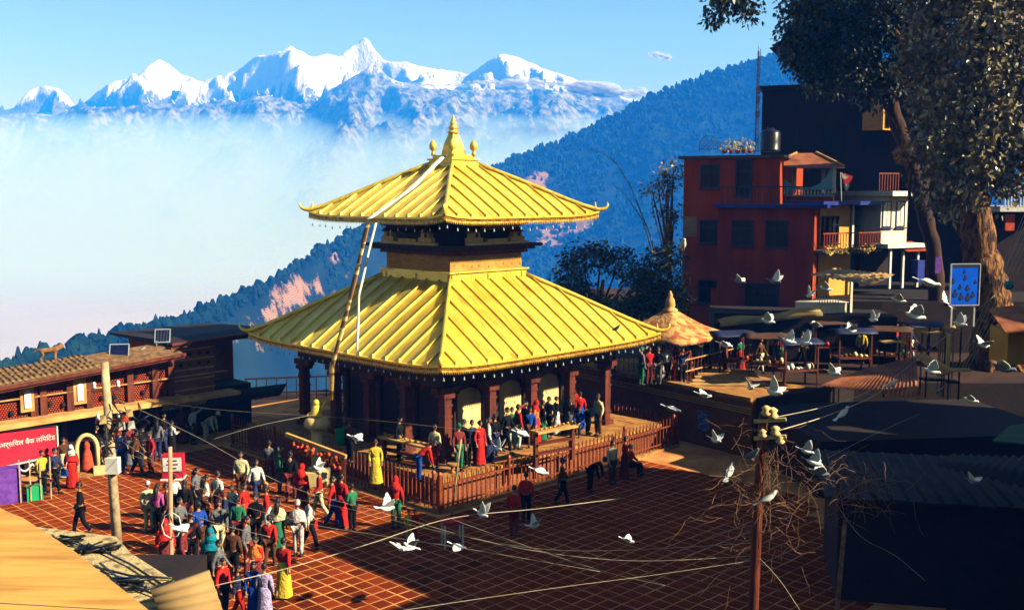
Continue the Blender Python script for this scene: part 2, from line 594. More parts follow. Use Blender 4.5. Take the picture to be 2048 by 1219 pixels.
# ================================================================== materials shared by buildings
M_gold = mat('gilded_copper', (.97, .69, .085), (.86, .53, .045), rough=.42, metal=.3, scale=1.1, detail=9, contrast=(.34, .56), spec=.5, bump=.05, bscale=14)
_t = M_gold.node_tree
_pb = _t.nodes['Principled BSDF']
_oi = _t.nodes.new('ShaderNodeObjectInfo'); _mr = _t.nodes.new('ShaderNodeMapRange'); _mr.inputs[3].default_value, _mr.inputs[4].default_value = .88, 1.08
_t.links.new(_oi.outputs['Random'], _mr.inputs[0])
_tc = _t.nodes.new('ShaderNodeTexCoord'); _mp = _t.nodes.new('ShaderNodeMapping'); _mp.inputs['Scale'].default_value = (7, .7, .7)
_t.links.new(_tc.outputs['Object'], _mp.inputs[0])
_ns = _t.nodes.new('ShaderNodeTexNoise'); _ns.inputs['Scale'].default_value = 1.6; _ns.inputs['Detail'].default_value = 8
_t.links.new(_mp.outputs[0], _ns.inputs[0])
_rs = _t.nodes.new('ShaderNodeValToRGB'); _rs.color_ramp.elements[0].position, _rs.color_ramp.elements[1].position = .30, .44
_rs.color_ramp.elements[0].color, _rs.color_ramp.elements[1].color = (.62, .42, .26, 1), (1, 1, 1, 1)
_t.links.new(_ns.outputs[0], _rs.inputs[0])
for _src in (_mr.outputs[0], _rs.outputs[0]):        # sheet-to-sheet tone and tarnish streaks down the slope
    _mm = _t.nodes.new('ShaderNodeMix'); _mm.data_type = 'RGBA'; _mm.blend_type = 'MULTIPLY'; _mm.inputs[0].default_value = 1
    _t.links.new(_pb.inputs['Base Color'].links[0].from_socket, _mm.inputs[6]); _t.links.new(_src, _mm.inputs[7]); _t.links.new(_mm.outputs[2], _pb.inputs['Base Color'])
M_gold_d = mat('gilded_trim', (.62, .36, .04), (.30, .13, .02), rough=.45, metal=.6, scale=9, contrast=(.4, .6))
M_wood = mat('dark_carved_wood', (.034, .010, .005), (.012, .004, .002), rough=.7, scale=8, bump=.5, bscale=30)
M_wood_r = mat('red_brown_timber', (.17, .030, .009), (.07, .012, .005), rough=.65, scale=5, bump=.3, bscale=20, stretch=(1, 1, .2))
M_cream = mat('cream_plaster', (.85, .62, .28), (.72, .48, .2), rough=.85, scale=3)
M_white = mat('white_paint', (.80, .78, .74), (.66, .63, .58), rough=.7, scale=4)
M_iron = mat('rust_red_iron', (.36, .075, .024), (.18, .035, .014), rough=.5, metal=.3, scale=7)
M_stone = mat('warm_stone', (.50, .24, .06), (.30, .11, .03), rough=.85, scale=2.2, bump=.4, bscale=14)
M_brick_m = None


def brick_mat(name, c1, c2, mortar, sx=.23, sy=.07, ms=.012):
    if name in MATS: return MATS[name]
    m = bpy.data.materials.new(name)
    m.use_nodes = True
    t = m.node_tree
    b = t.nodes['Principled BSDF']
    b.inputs['Roughness'].default_value = .85
    b.inputs['Specular IOR Level'].default_value = .05
    tc = t.nodes.new('ShaderNodeTexCoord')
    sp = t.nodes.new('ShaderNodeSeparateXYZ')
    t.links.new(tc.outputs['Object'], sp.inputs[0])
    ad = t.nodes.new('ShaderNodeMath'); ad.operation = 'ADD'
    t.links.new(sp.outputs[0], ad.inputs[0]); t.links.new(sp.outputs[1], ad.inputs[1])
    cb = t.nodes.new('ShaderNodeCombineXYZ')
    t.links.new(ad.outputs[0], cb.inputs[0]); t.links.new(sp.outputs[2], cb.inputs[1])
    br = t.nodes.new('ShaderNodeTexBrick')
    br.inputs['Color1'].default_value, br.inputs['Color2'].default_value, br.inputs['Mortar'].default_value = (*c1, 1), (*c2, 1), (*mortar, 1)
    br.inputs['Scale'].default_value = 1
    br.inputs['Brick Width'].default_value, br.inputs['Row Height'].default_value, br.inputs['Mortar Size'].default_value = sx, sy, ms
    t.links.new(cb.outputs[0], br.inputs['Vector'])
    n = t.nodes.new('ShaderNodeTexNoise'); n.inputs['Scale'].default_value = 1.3; n.inputs['Detail'].default_value = 6
    t.links.new(tc.outputs['Object'], n.inputs[0])
    mr = t.nodes.new('ShaderNodeMapRange'); mr.inputs[3].default_value, mr.inputs[4].default_value = .55, 1.3
    t.links.new(n.outputs[0], mr.inputs[0])
    mx = t.nodes.new('ShaderNodeMix'); mx.data_type = 'RGBA'; mx.blend_type = 'MULTIPLY'; mx.inputs[0].default_value = 1
    t.links.new(br.outputs[0], mx.inputs[6]); t.links.new(mr.outputs[0], mx.inputs[7])
    t.links.new(mx.outputs[2], b.inputs['Base Color'])
    bp = t.nodes.new('ShaderNodeBump'); bp.inputs['Strength'].default_value = .5; bp.inputs['Distance'].default_value = .02; bp.invert = True
    t.links.new(br.outputs['Fac'], bp.inputs['Height']); t.links.new(bp.outputs[0], b.inputs['Normal'])
    MATS[name] = m
    return m


M_brick = brick_mat('old_red_brick', (.36, .085, .03), (.24, .05, .02), (.30, .14, .07))
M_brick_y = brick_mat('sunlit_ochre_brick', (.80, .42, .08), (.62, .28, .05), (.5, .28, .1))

# ================================================================== the pagoda temple
TC = Vector((-2.37, 42.9, 0))
temple = tag(empty('pagoda_temple', TC, R(45)), 'two-tiered pagoda temple with gilded roofs standing in the square', 'temple')
ROT = [Matrix.Rotation(k * math.pi / 2, 4, 'Z') for k in range(4)]      # k=0: right-front (local -y), k=3: left-front (local -x)


def pyramid_roof(name, a0, z0, a1, z1, npan, flare, ribw):
    """Gilded roof from half-width a0 at height z0 (top) to a1 at z1 (eave); panels and ribs are single pieces."""
    NS = 7
    part = MB()
    # dark under-lining (one mesh, carries the pieces)
    for k in range(4):
        pts = []
        for s in (0, 1):
            a, z = lerp(a0, a1, s), lerp(z0, z1, s) - .10
            pts += [(-a, -a, z), (a, -a, z)]
        M = ROT[k]
        part.add([pts[0], pts[1], pts[3], pts[2]], [(0, 2, 3, 1)], 0, False, M)
    ib = a1 - .02
    ii = a1 - 1.2
    for k in range(4):      # soffit boards
        part.add([(-ib, -ib, z1 - .12), (ib, -ib, z1 - .12), (a0 + .1, -a0 - .1, z1 - .12 + .25), (-a0 - .1, -a0 - .1, z1 - .12 + .25)], [(0, 1, 2, 3)], 0, False, ROT[k])
    root = part.build(name, M_wood, temple)

    def P(t, s, up=0):
        a = lerp(a0, a1, s)
        z = lerp(z0, z1, s) + flare * (4 * (s - .5) ** 2 - 1) * .5 + up
        lift = .16 * (abs(t) / a1) ** 6 * s ** 3       # corners curl up
        return Vector((t, -a, z + lift))

    wd = 2 * a1 / npan
    for i in range(npan):
        t0, t1 = -a1 + i * wd, -a1 + (i + 1) * wd
        lo = min(abs(t0), abs(t1)) if t0 * t1 > 0 else 0
        s0 = max(0, (lo - a0) / (a1 - a0)) if lo > a0 else 0
        m = MB()
        vs, fs = [], []
        for q in range(NS + 1):
            s = lerp(s0, 1, q / NS)
            a = lerp(a0, a1, s)
            l, r = max(t0 + .004, -a), min(t1 - .004, a)
            if l > r: l = r = max(-a, min(a, (t0 + t1) / 2))
            jit = random.uniform(-.006, .006)
            vs += [P(l, s, jit), P((l + r) / 2, s, jit - .012), P(r, s, jit)]
        for q in range(NS):
            for c in (0, 1):
                fs.append((q * 3 + c, q * 3 + 3 + c, q * 3 + 4 + c, q * 3 + 1 + c))
        m.add(vs, fs)
        me = m.mesh('roof_panel')
        me.materials.append(M_gold)
        for k in range(4):
            o = link('roof_panel', me, root)
            o.rotation_euler = (0, 0, k * math.pi / 2)
    for i in range(1, npan):
        t = -a1 + i * wd
        s0 = max(0, (abs(t) - a0) / (a1 - a0)) if abs(t) > a0 else 0
        m = MB()
        vs, fs = [], []
        for q in range(NS + 1):
            s = lerp(s0, 1.0, q / NS)
            for dx, up in ((-ribw, 0), (-ribw * .7, ribw * 2.2), (ribw * .7, ribw * 2.2), (ribw, 0)):
                p = P(t, s, up)
                vs.append((p.x + dx, p.y, p.z))
        for q in range(NS):
            for c in range(3):
                fs.append((q * 4 + c, q * 4 + 4 + c, q * 4 + 5 + c, q * 4 + 1 + c))
        fs.append(tuple(NS * 4 + c for c in (3, 2, 1, 0)))
        m.add(vs, fs)
        e = P(t, 1.0)
        m.box((e.x, e.y + .06, e.z + .09), (.15, .13, .12), taper=.5)
        me = m.mesh('roof_rib')
        me.materials.append(M_gold)
        for k in range(4):
            o = link('roof_rib', me, root)
            o.rotation_euler = (0, 0, k * math.pi / 2)
    # hips with curled ends
    m = MB()
    pts = []
    for q in range(9):
        s = q / 8
        p = P(-lerp(a0, a1, s), s, .07)
        pts.append(p)
    d = Vector((-1, -1, 0)).normalized()
    pts += [pts[-1] + d * .16 + Vector((0, 0, .02)), pts[-1] + d * .30 + Vector((0, 0, .08)), pts[-1] + d * .38 + Vector((0, 0, .20)), pts[-1] + d * .34 + Vector((0, 0, .30))]
    m.tube(pts, [.085] * 8 + [.09, .08, .065, .045, .02], 6)
    hb = pts[8]
    m.box(hb + Vector((.10, .10, .16)), (.10, .10, .30), taper=.3)
    me = m.mesh('hip_ridge')
    me.materials.append(M_gold)
    for k in range(4):
        o = link('hip_ridge', me, root)
        o.rotation_euler = (0, 0, k * math.pi / 2)
    # eave: lip, fascia and pendant fringe
    m = MB()
    fr = MB()
    for k in range(4):
        M = ROT[k]
        n = 16
        for q in range(n):
            t0, t1 = lerp(-a1, a1, q / n), lerp(-a1, a1, (q + 1) / n)
            p0, p1 = P(t0, 1), P(t1, 1)
            m.add([p0 + Vector((0, -.05, -.04)), p1 + Vector((0, -.05, -.04)), p1 + Vector((0, -.05, .025)), p0 + Vector((0, -.05, .025)), p0 + Vector((0, .2, .03)), p1 + Vector((0, .2, .03))],
                  [(0, 1, 2, 3), (3, 2, 5, 4)], 0, False, M)
            m.add([p0 + Vector((0, -.0, -.22)), p1 + Vector((0, -.0, -.22)), p1 + Vector((0, -.0, -.04)), p0 + Vector((0, -.0, -.04))], [(0, 1, 2, 3)], 1, False, M)
        nn = int(2 * a1 / .10)
        for q in range(nn):
            t = lerp(-a1 + .07, a1 - .07, q / (nn - 1))
            p = P(t, 1)
            x = .042
            fr.add([p + Vector((-x, -.03, -.14)), p + Vector((x, -.03, -.14)), p + Vector((x * .8, -.045, -.20)), p + Vector((0, -.05, -.29)), p + Vector((-x * .8, -.045, -.20))], [(0, 4, 3, 2, 1)], 0, False, M)
            fr.box((p.x, p.y - .02, p.z - .1), (.05, .04, .05), 0, 0, M)
    m.build('fascia', [M_gold, M_gold_d], root)
    tag(fr.build('fringe', M_gold_d, root), kind='stuff')
    bl = MB()
    for k in (0, 3):
        for q in range(int(a1 * 4.4)):
            t = lerp(-a1 + .2, a1 - .2, q / (a1 * 4.4 - 1)) + random.uniform(-.05, .05)
            p = P(t, 1)
            zz = p.z - .42 - random.uniform(0, .12)
            bl.lathe([(.006, .10), (.014, .06), (.03, 0), (.02, -.02)], (p.x, p.y + .05, zz), 6, 0, True, ROT[k])
    tag(bl.build('wind_bell', M_white, root), kind='stuff')
    # carved struts under the eave
    for k in range(4):
        for q in range(7):
            t = lerp(-a0, a0, q / 6)
            st = MB()
            st.bar((t, -a0 - .05, z1 - .95), (t * 1.55, -a1 + .9, z1 - .14), .13, .2)
            st.box((t * 1.15, -a0 - .35, z1 - .80), (.2, .16, .2))
            o = st.build('strut', M_wood, root)
            o.rotation_euler = (0, 0, k * math.pi / 2)
    return root, P


lower_roof, LP = pyramid_roof('lower_roof', 2.08, 7.12, 6.0, 4.62, 16, -.10, .038)
upper_roof, UP = pyramid_roof('upper_roof', .62, 11.62, 4.17, 9.58, 12, -.12, .036)

# upper storey: brick drum, gilded sill band, stepped cornices
mb = MB(); mb.box((0, 0, 7.55), (3.9, 3.9, 1.1)); mb.build('upper_wall', M_brick_y, temple)
mb = MB()
for k in range(4):
    mb.box((0, -2.03, 7.24), (4.2, .14, .34), 0, 0, ROT[k])
    mb.box((0, -2.08, 7.44), (4.34, .2, .06), 0, 0, ROT[k])
    for q in (-1.9, 0, 1.9):
        mb.box((q, -2.11, 7.22), (.22, .06, .24), 0, 0, ROT[k])
mb.build('sill_band', M_gold, temple)
for nm, a, z, h in (('cornice', 2.12, 8.16, .13), ('cornice', 2.34, 8.30, .12), ('cornice', 2.56, 8.42, .12)):
    mb = MB(); mb.box((0, 0, z), (2 * a, 2 * a, h))
    for k in range(4):
        n = int(a * 14)
        for q in range(n):
            mb.box((lerp(-a + .05, a - .05, q / (n - 1)), -a - .02, z - .02), (.06, .05, h * .6), 0, 0, ROT[k])
    mb.build(nm, M_wood_r if z < 8.2 else M_wood, temple)
mb = MB(); mb.box((0, 0, 9.0), (3.7, 3.7, 1.1)); mb.build('attic_wall', M_wood, temple)
# cream frieze of little shrine houses resting on the top cornice of the two front sides
for k in (0, 3):
    mb = MB()
    mb.box((0.1, -2.46, 8.54), (3.3, .2, .10), 0, 0, ROT[k])
    mb.box((0.05, -2.44, 8.64), (1.1, .16, .14), 0, 0, ROT[k])
    mb.build('frieze_ledge', M_cream, temple)
    for q in (-1.15, 1.15):
        m = MB()
        m.box((q, -2.44, 8.69), (.78, .2, .16), 0, 0, ROT[k])
        m.box((q, -2.42, 8.86), (.52, .24, .22), 0, 0, ROT[k], taper=.85)
        o = m.build('shrine_niche', M_cream, temple)
        m = MB()
        m.box((q + .06, -2.54, 8.86), (.12, .04, .16), 0, 0, ROT[k])
        m.build('opening', M_wood, o)
        m = MB()
        m.lathe([(.34, 0), (.3, .08), (.16, .16), (.03, .26)], (q, -2.42, 8.97), 8, 0, True, ROT[k])
        m.build('dome', M_wood_r, o)

# pinnacle
mb = MB()
for a, z0, z1 in ((.78, 11.50, 11.68), (.70, 11.68, 11.80), (.76, 11.80, 11.86), (.60, 11.86, 12.0)):
    mb.box((0, 0, (z0 + z1) / 2), (2 * a, 2 * a, z1 - z0))
pin = mb.build('pinnacle', M_gold, temple)
mb = MB(); mb.lathe([(.50, 11.98), (.47, 12.12), (.40, 12.4), (.29, 12.66), (.2, 12.84), (.19, 12.88)], n=4, smooth=False); mb.build('pinnacle_bell', M_gold, pin, rz=0)
mb = MB(); mb.lathe([(.20, 12.86), (.27, 12.92), (.2, 12.97), (.13, 13.0), (.2, 13.06), (.21, 13.12), (.12, 13.2), (.15, 13.25), (.14, 13.31), (.07, 13.37), (.10, 13.42), (.05, 13.48), (.03, 13.62)], n=10); mb.build('water_pot_finial', M_gold, pin)
for sx in (-1, 1):
    for sy in (-1, 1):
        m = MB()
        m.lathe([(.10, 0), (.08, .12), (.05, .18), (.15, .26), (.17, .40), (.12, .52), (.02, .64)], (sx * .58, sy * .58, 11.98), 8)
        m.build('corner_finial', M_gold, pin)

# ground storey: plinth, sanctum, arcade
plinth = MB()
plinth.box((0, 0, .42), (12.2, 12.2, .84))
plinth = plinth.build('plinth', M_brick, temple)
n = 14
for i in range(n):          # flag stones of the plinth, laid as separate slabs (two front aisles)
    for j in range(n):
        if 3 <= i <= n - 4 and 3 <= j <= n - 4: continue
        m = MB()
        sz = 12.3 / n
        m.box((-6.15 + sz * (i + .5), -6.15 + sz * (j + .5), .90 + random.uniform(-.006, .006)), (sz - .02, sz - .02, .12))
        m.build('flagstone', M_stone, plinth)
mb = MB(); mb.box((0, 0, 2.6), (6.4, 6.4, 3.4)); mb.build('sanctum_wall', M_wood_r, temple)
mb = MB()
for k in range(4):
    mb.box((0, -4.45, 3.93), (9.1, .3, .26), 0, 0, ROT[k])
    mb.box((0, -4.5, 4.2), (9.4, .42, .2), 0, 0, ROT[k])
    mb.box((0, -4.42, 3.72), (9.0, .2, .12), 0, 0, ROT[k])
mb.build('lintel', M_wood, temple)
mb = MB(); mb.box((0, 0, 4.42), (9.5, 9.5, .16)); mb.build('ceiling_boards', M_wood, temple)
for k in range(4):
    for q in range(5):
        t = lerp(-4.4, 4.4, q / 4)
        if q == 4: continue
        m = MB()
        m.box((t, -4.4, 1.04), (.52, .52, .2), 0, 0)
        m.box((t, -4.4, 2.2), (.32, .32, 2.2), 0, 0)
        for zz in (1.5, 2.6, 3.0):
            m.box((t, -4.4, zz), (.38, .38, .09), 0, 0)
        for zz in (2.0, 2.1, 2.2, 2.3, 2.4):
            m.box((t, -4.4, zz), (.35, .35, .035), 0, 0)
        m.box((t, -4.4, 3.36), (.5, .5, .16), 0, 0)
        m.box((t, -4.4, 3.56), (1.0, .32, .22), 0, 0)
        o = m.build('column', M_wood_r, temple)
        o.rotation_euler = (0, 0, k * math.pi / 2)
    # arched doorway panels: cream on the sunlit side, dark wood for shade elsewhere
    for t in (-2.2, 0, 2.2):
        m = MB()
        pts = [(-.62, 0), (.62, 0), (.62, 1.55)] + [(.62 * math.cos(a), 1.55 + .4 * math.sin(a)) for a in (R(30), R(60), R(90), R(120), R(150))] + [(-.62, 1.55)]
        vs = [(t + x, -3.24, 1.25 + z) for x, z in pts] + [(t + x, -3.15, 1.25 + z) for x, z in pts]
        N = len(pts)
        m.add(vs, [tuple(range(N))] + [(i, N + i, N + (i + 1) % N, (i + 1) % N) for i in range(N)])
        o = m.build('arched_panel', M_cream if k == 0 else M_wood, temple)
        o.rotation_euler = (0, 0, k * math.pi / 2)
        m = MB()
        m.box((t - .75, -3.26, 2.2), (.16, .16, 2.4)); m.box((t + .75, -3.26, 2.2), (.16, .16, 2.4)); m.box((t, -3.26, 3.44), (1.7, .18, .14))
        o2 = m.build('door_frame', M_wood, o)

# ---- iron picket fences around the plinth (one per side)
FL = 6.55


def fence(label, k, n=60, h=1.12):
    root = empty('iron_fence', TC, R(45) + k * math.pi / 2)
    tag(root, label, 'fence', 'picket fences round the temple plinth')
    pk = MB()
    pk.box((0, 0, h / 2), (.035, .03, h)); pk.add([(-.018, -.015, h), (.018, -.015, h), (.018, .015, h), (-.018, .015, h), (0, 0, h + .1)], [(0, 1, 4), (1, 2, 4), (2, 3, 4), (3, 0, 4)])
    me = pk.mesh('picket'); me.materials.append(M_iron)
    for i in range(n):
        link('picket', me, root, (lerp(-FL + .12, FL - .12, i / (n - 1)), -FL, .08))
    for z in (.28, .95):
        m = MB(); m.box((0, -FL - .025, z), (2 * FL - .1, .03, .05)); m.build('rail', M_iron, root)
    for q in range(5):
        m = MB(); m.box((lerp(-FL, FL - .3, q / 4), -FL, .66), (.09, .09, 1.32)); m.box((lerp(-FL, FL - .3, q / 4), -FL, 1.36), (.13, .13, .08), taper=.4); m.build('post', M_iron, root)
    m = MB(); m.box((0, -FL, .05), (2 * FL, .28, .1)); m.build('kerb', M_stone, root)


fence('rust-red picket fence in full sun along the right front of the temple', 0)
fence('shaded picket fence along the left front of the temple facing the crowd', 3)
fence('dark picket fence behind the temple beside the brick retaining wall', 1)

# ---- long cloth banners that hang from the pinnacle
M_banner = mat('gold_banner_brass', (.70, .45, .12), (.16, .07, .02), rough=.5, metal=.4, scale=3.2, contrast=(.46, .5), stretch=(.2, .2, 1))
M_cloth = mat('white_cotton_scarf', (.85, .82, .74), (.7, .64, .52), rough=.9, scale=5)


def ribbon(name, pts, wd, m, label, cat, side=None, nseg=1):
    b = MB()
    pts = [Vector(p) for p in pts]
    fine = []
    for p, q in zip(pts, pts[1:]):
        k = max(1, int((q - p).length / .25))
        fine += [p.lerp(q, i / k) for i in range(k)]
    fine.append(pts[-1])
    sd_ = Vector(side or (1, 0, 0)).normalized()
    vs = []
    for i, p in enumerate(fine):
        tw = sd_ * wd / 2 * (1 + .12 * math.sin(i * .9))
        off = Vector((0, -.03 * math.sin(i * .7), 0))
        vs += [p - tw + off, p + tw + off]
    fs = [(2 * i, 2 * i + 1, 2 * i + 3, 2 * i + 2) for i in range(len(fine) - 1)]
    b.add(vs, fs, 0, True)
    o = b.build(name, m)
    s_ = o.modifiers.new('thick', 'SOLIDIFY'); s_.thickness = .02
    return tag(o, label, cat)


q0 = at_y(888, 312, 42.2); q1 = at_y(738, 438, 38.9); q1b = at_y(736, 448, 38.6); q2 = at_y(700, 600, 37.2); q3 = at_y(664, 735, 36.2); q4 = at_y(662, 800, 36.2)
ribbon('temple_banner', [q0, at_y(822, 380, 40.6) + Vector((0, 0, .05)), q1], .3, M_cloth, 'white cloth band lying over the upper gilded roof from the pinnacle', 'banner', (.8, .5, .2))
ribbon('temple_banner', [q1b, q2, q3, q4], .17, M_banner, 'long segmented brass banner hanging from the upper eave past the lower roof', 'banner', (.9, -.3, 0))
ribbon('temple_banner', [at_y(752, 446, 38.9), at_y(738, 500, 38.4), at_y(718, 590, 37.4), at_y(714, 700, 36.4)], .09, M_cloth, 'thin white scarf hanging beside the brass banner', 'banner', (1, 0, 0))
# ================================================================== ground of the town
M_ground = mat('dark_ground', (.055, .018, .008), (.025, .009, .005), scale=.8, rough=.95, bump=.4, bscale=6)  # tone lowered to stand for the tree's shade on the upper street
M_joint = mat('pale_mortar', (.80, .36, .11), (.50, .17, .05), scale=.9, contrast=(.34, .60), rough=.95)
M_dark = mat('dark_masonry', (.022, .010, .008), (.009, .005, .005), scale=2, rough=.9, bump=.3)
mb = MB()
mb.slab([(-34, -16), (46, -16), (46, 47), (9, 50), (2, 55), (-10.5, 55.5), (-24, 48), (-34, 38)], -6, -.02)
tag(mb.build('ground', M_ground), kind='structure')
# retaining terrace behind the temple (upper street), with brick face and lit coping
mb = MB()
mb.slab([(3.2, 49.7), (9.7, 41.0), (14.5, 44.5), (46, 44.5), (46, 90), (4, 90), (-3, 58)], -6, 2.3)
tag(mb.build('upper_street', [M_ground]), kind='structure')
mb = MB(); mb.slab([(3.6, 49.5), (9.6, 41.4), (12.5, 44), (9, 51), (4, 52)], 2.3, 2.306); tag(mb.build('terrace_paving', M_stone), kind='structure')  # paler paving laid only on the sunlit part of the terrace
mb = MB(); mb.slab([(14.6, 44.2), (46, 44.2), (46, 44.44), (14.6, 44.44)], 0, 2.42); mb.slab([(9.8, 40.8), (14.6, 44.2), (14.5, 44.45), (9.7, 41.02)], 0, 2.42); tag(mb.build('street_shade_panel', M_dark), 'dark panel added over the sunlit street bank below the tree', 'wall')  # dark facing added so the sunlit bank reads as shade
wall = tag(empty('retaining_wall', (3.2, 49.7, 0), math.atan2(41.0 - 49.7, 9.7 - 3.2)), 'long brick retaining wall with sunlit coping behind the temple', 'wall')
L = math.hypot(8.7, 6.5)
mb = MB(); mb.box((L / 2, -.14, 1.1), (L, .26, 2.3)); mb.build('brick_face', M_brick, wall)
for i in range(18):
    m = MB(); m.box((L * (i + .5) / 18, -.12, 2.36 + random.uniform(-.01, .01)), (L / 18 - .02, .44, .16)); m.build('coping_stone', M_stone, wall)
for i in range(3):
    m = MB(); m.box((L / 2, -.3, 1.98 - i * .09), (L, .06, .05)); m.build('string_course', M_brick_y, wall)
M_bluesign = mat('faded_blue_print', (.05, .09, .35), (.3, .33, .5), scale=9, contrast=(.45, .5))
mb = MB(); mb.box((L - 2.5, -.33, 1.1), (.62, .04, .8)); tag(mb.build('notice_board', M_bluesign, None, (3.2, 49.7, 0), wall.rotation_euler.z), 'small faded blue notice on the shaded retaining wall', 'notice')

# ---- brick paving of the square: single tiles aligned with the temple
M_tile = brick_mat('paving_brick', (.24, .034, .006), (.14, .017, .003), (.36, .09, .022), .14, .07, .006)
pave = MB()
pave.slab([(-22, 24), (10, 24), (16, 34), (7.5, 44.3), (3.4, 49.3), (-10, 54), (-14, 50), (-22, 41)], -.015, 0.0)
pave = tag(pave.build('pavement', M_joint), kind='structure')
TS = .46
tile = MB(); tile.box((0, 0, 0), (TS - .06, TS - .06, .016)); tme = tile.mesh('paving_tile'); tme.materials.append(M_tile)
cells = []
c45 = math.sqrt(.5)
for i in range(-60, 60):
    for j in range(-60, 60):
        lx, ly = (i + .5) * TS, (j + .5) * TS
        x, y = TC.x + (lx - ly) * c45, TC.y + (lx + ly) * c45
        if abs(lx) < 6.75 and abs(ly) < 6.75: continue
        if y < 24.6 or y > 50 or x < -.56 * y + .4 or x > 9 + (y - 24) * .1 or x - y < -55.2 or x + y > 45.5: continue
        cells.append((y, x, lx, ly))
_t = M_tile.node_tree
_oi = _t.nodes.new('ShaderNodeObjectInfo'); _mr = _t.nodes.new('ShaderNodeMapRange'); _mr.inputs[3].default_value, _mr.inputs[4].default_value = .55, 1.45
_t.links.new(_oi.outputs['Random'], _mr.inputs[0])
_mm = _t.nodes.new('ShaderNodeMix'); _mm.data_type = 'RGBA'; _mm.blend_type = 'MULTIPLY'; _mm.inputs[0].default_value = 1
_pb = _t.nodes['Principled BSDF']
_t.links.new(_pb.inputs['Base Color'].links[0].from_socket, _mm.inputs[6]); _t.links.new(_mr.outputs[0], _mm.inputs[7]); _t.links.new(_mm.outputs[2], _pb.inputs['Base Color'])
cells.sort(key=lambda c: (0 if (c[1] < -1 and c[0] < 33) else 1, c[0]))
rest = MB()
for n, (y, x, lx, ly) in enumerate(cells):
    if n < 300:
        o = link('paving_tile', tme, pave, (x + random.uniform(-.008, .008), y + random.uniform(-.008, .008), random.uniform(.0, .004)), R(45) + random.uniform(-.02, .02))
    else:
        rest.box((x + random.uniform(-.008, .008), y + random.uniform(-.008, .008), random.uniform(0, .004)), (TS - random.uniform(.045, .075), TS - random.uniform(.045, .075), .016), R(45) + random.uniform(-.02, .02))
tag(rest.build('paving_tile', M_tile, pave), kind='stuff')

# ================================================================== unseen buildings shaped to shade the square (right of and behind the frame)
M_ochre = mat('ochre_stucco', (.32, .17, .07), (.22, .1, .045), scale=1.2, rough=.9)
M_glass = mat('window_glass', (.004, .006, .018), (.002, .003, .008), rough=.3, spec=.15)
M_bluepaint = mat('blue_paint', (.01, .03, .30), (.006, .015, .16), rough=.5, scale=2)


def window(parent, x, y, z, wd, hg, fm, pane=M_glass, bars=1, cross=1, proud=.05):
    """Window on a wall whose outside is local -y."""
    m = MB()
    t = .07
    m.box((x - wd / 2, y - proud, z), (t, .12, hg + t)); m.box((x + wd / 2, y - proud, z), (t, .12, hg + t))
    m.box((x, y - proud, z + hg / 2), (wd - t, .12, t)); m.box((x, y - proud, z - hg / 2), (wd - t, .12, t))
    for b in range(bars):
        m.box((x - wd / 2 + wd * (b + 1) / (bars + 1), y - proud, z), (.045, .08, hg - t))
    f = m.build('window', fm, parent)
    nb = bars + 1
    for b in range(nb):
        m = MB(); m.box((x - wd / 2 + wd * (b + .5) / nb, y - .012, z), (wd / nb - .05, .02, hg - .06)); m.build('pane', pane, f)
    if cross:
        m = MB(); m.box((x, y - proud - .005, z + hg * .18), (wd - t, .06, .05)); m.build('transom', fm, f)
    m = MB(); m.box((x, y - proud - .04, z - hg / 2 - .09), (wd + .2, .2, .07)); m.build('sill', fm, f)
    return f


def plain_house(label, loc, rz, wx, wy, h, wallm, notch=None):
    r = tag(empty('town_house', loc, rz), label, 'house')
    m = MB(); m.box((wx / 2, wy / 2, h / 2), (wx, wy, h)); m.build('wall', wallm, r)
    m = MB(); m.box((wx / 2, wy / 2, h + .1), (wx + .6, wy + .6, .2)); m.build('roof_slab', M_dark, r)
    for f in range(int(h // 3)):
        for q in range(max(1, int(wx // 3))):
            window(r, 1.5 + q * 3, 0, 1.6 + f * 3, 1.1, 1.3, M_wood_r)
    return r


def along(Y0, Y1):      # houses with fronts on the line X = Y - 5.8, parallel to the temple side
    return (Y1 - 5.8, Y1, 0), (Y1 - Y0) * math.sqrt(2)


for (a, b, h, lab) in ((18.9, 22.3, 10.6, 'lowest unseen ochre house at the bottom corner of the square'), (22.4, 26.6, 14.4, 'tall unseen ochre house shading the middle of the square'),
                       (26.7, 31.9, 14.2, 'unseen ochre house beside the gap left for sunlight'), (34.2, 36.8, 14.2, 'tall unseen ochre house shading the upper end of the square')):
    l, wd = along(a, b)  # unseen houses: heights and gap set by where shade and sun fall
    rr = plain_house(lab, l, R(225), wd, 9, h, M_ochre)
# house front is local -y = towards the square
bh = tag(empty('sky_block_house', (-16, -14, 0)), 'unseen house behind the viewpoint, added to block sky light', 'house')
mb = MB(); mb.box((15, 5.5, 7.5), (34, 11, 15)); mb.build('wall', M_ochre, bh)  # added mass that cuts the sky light from behind

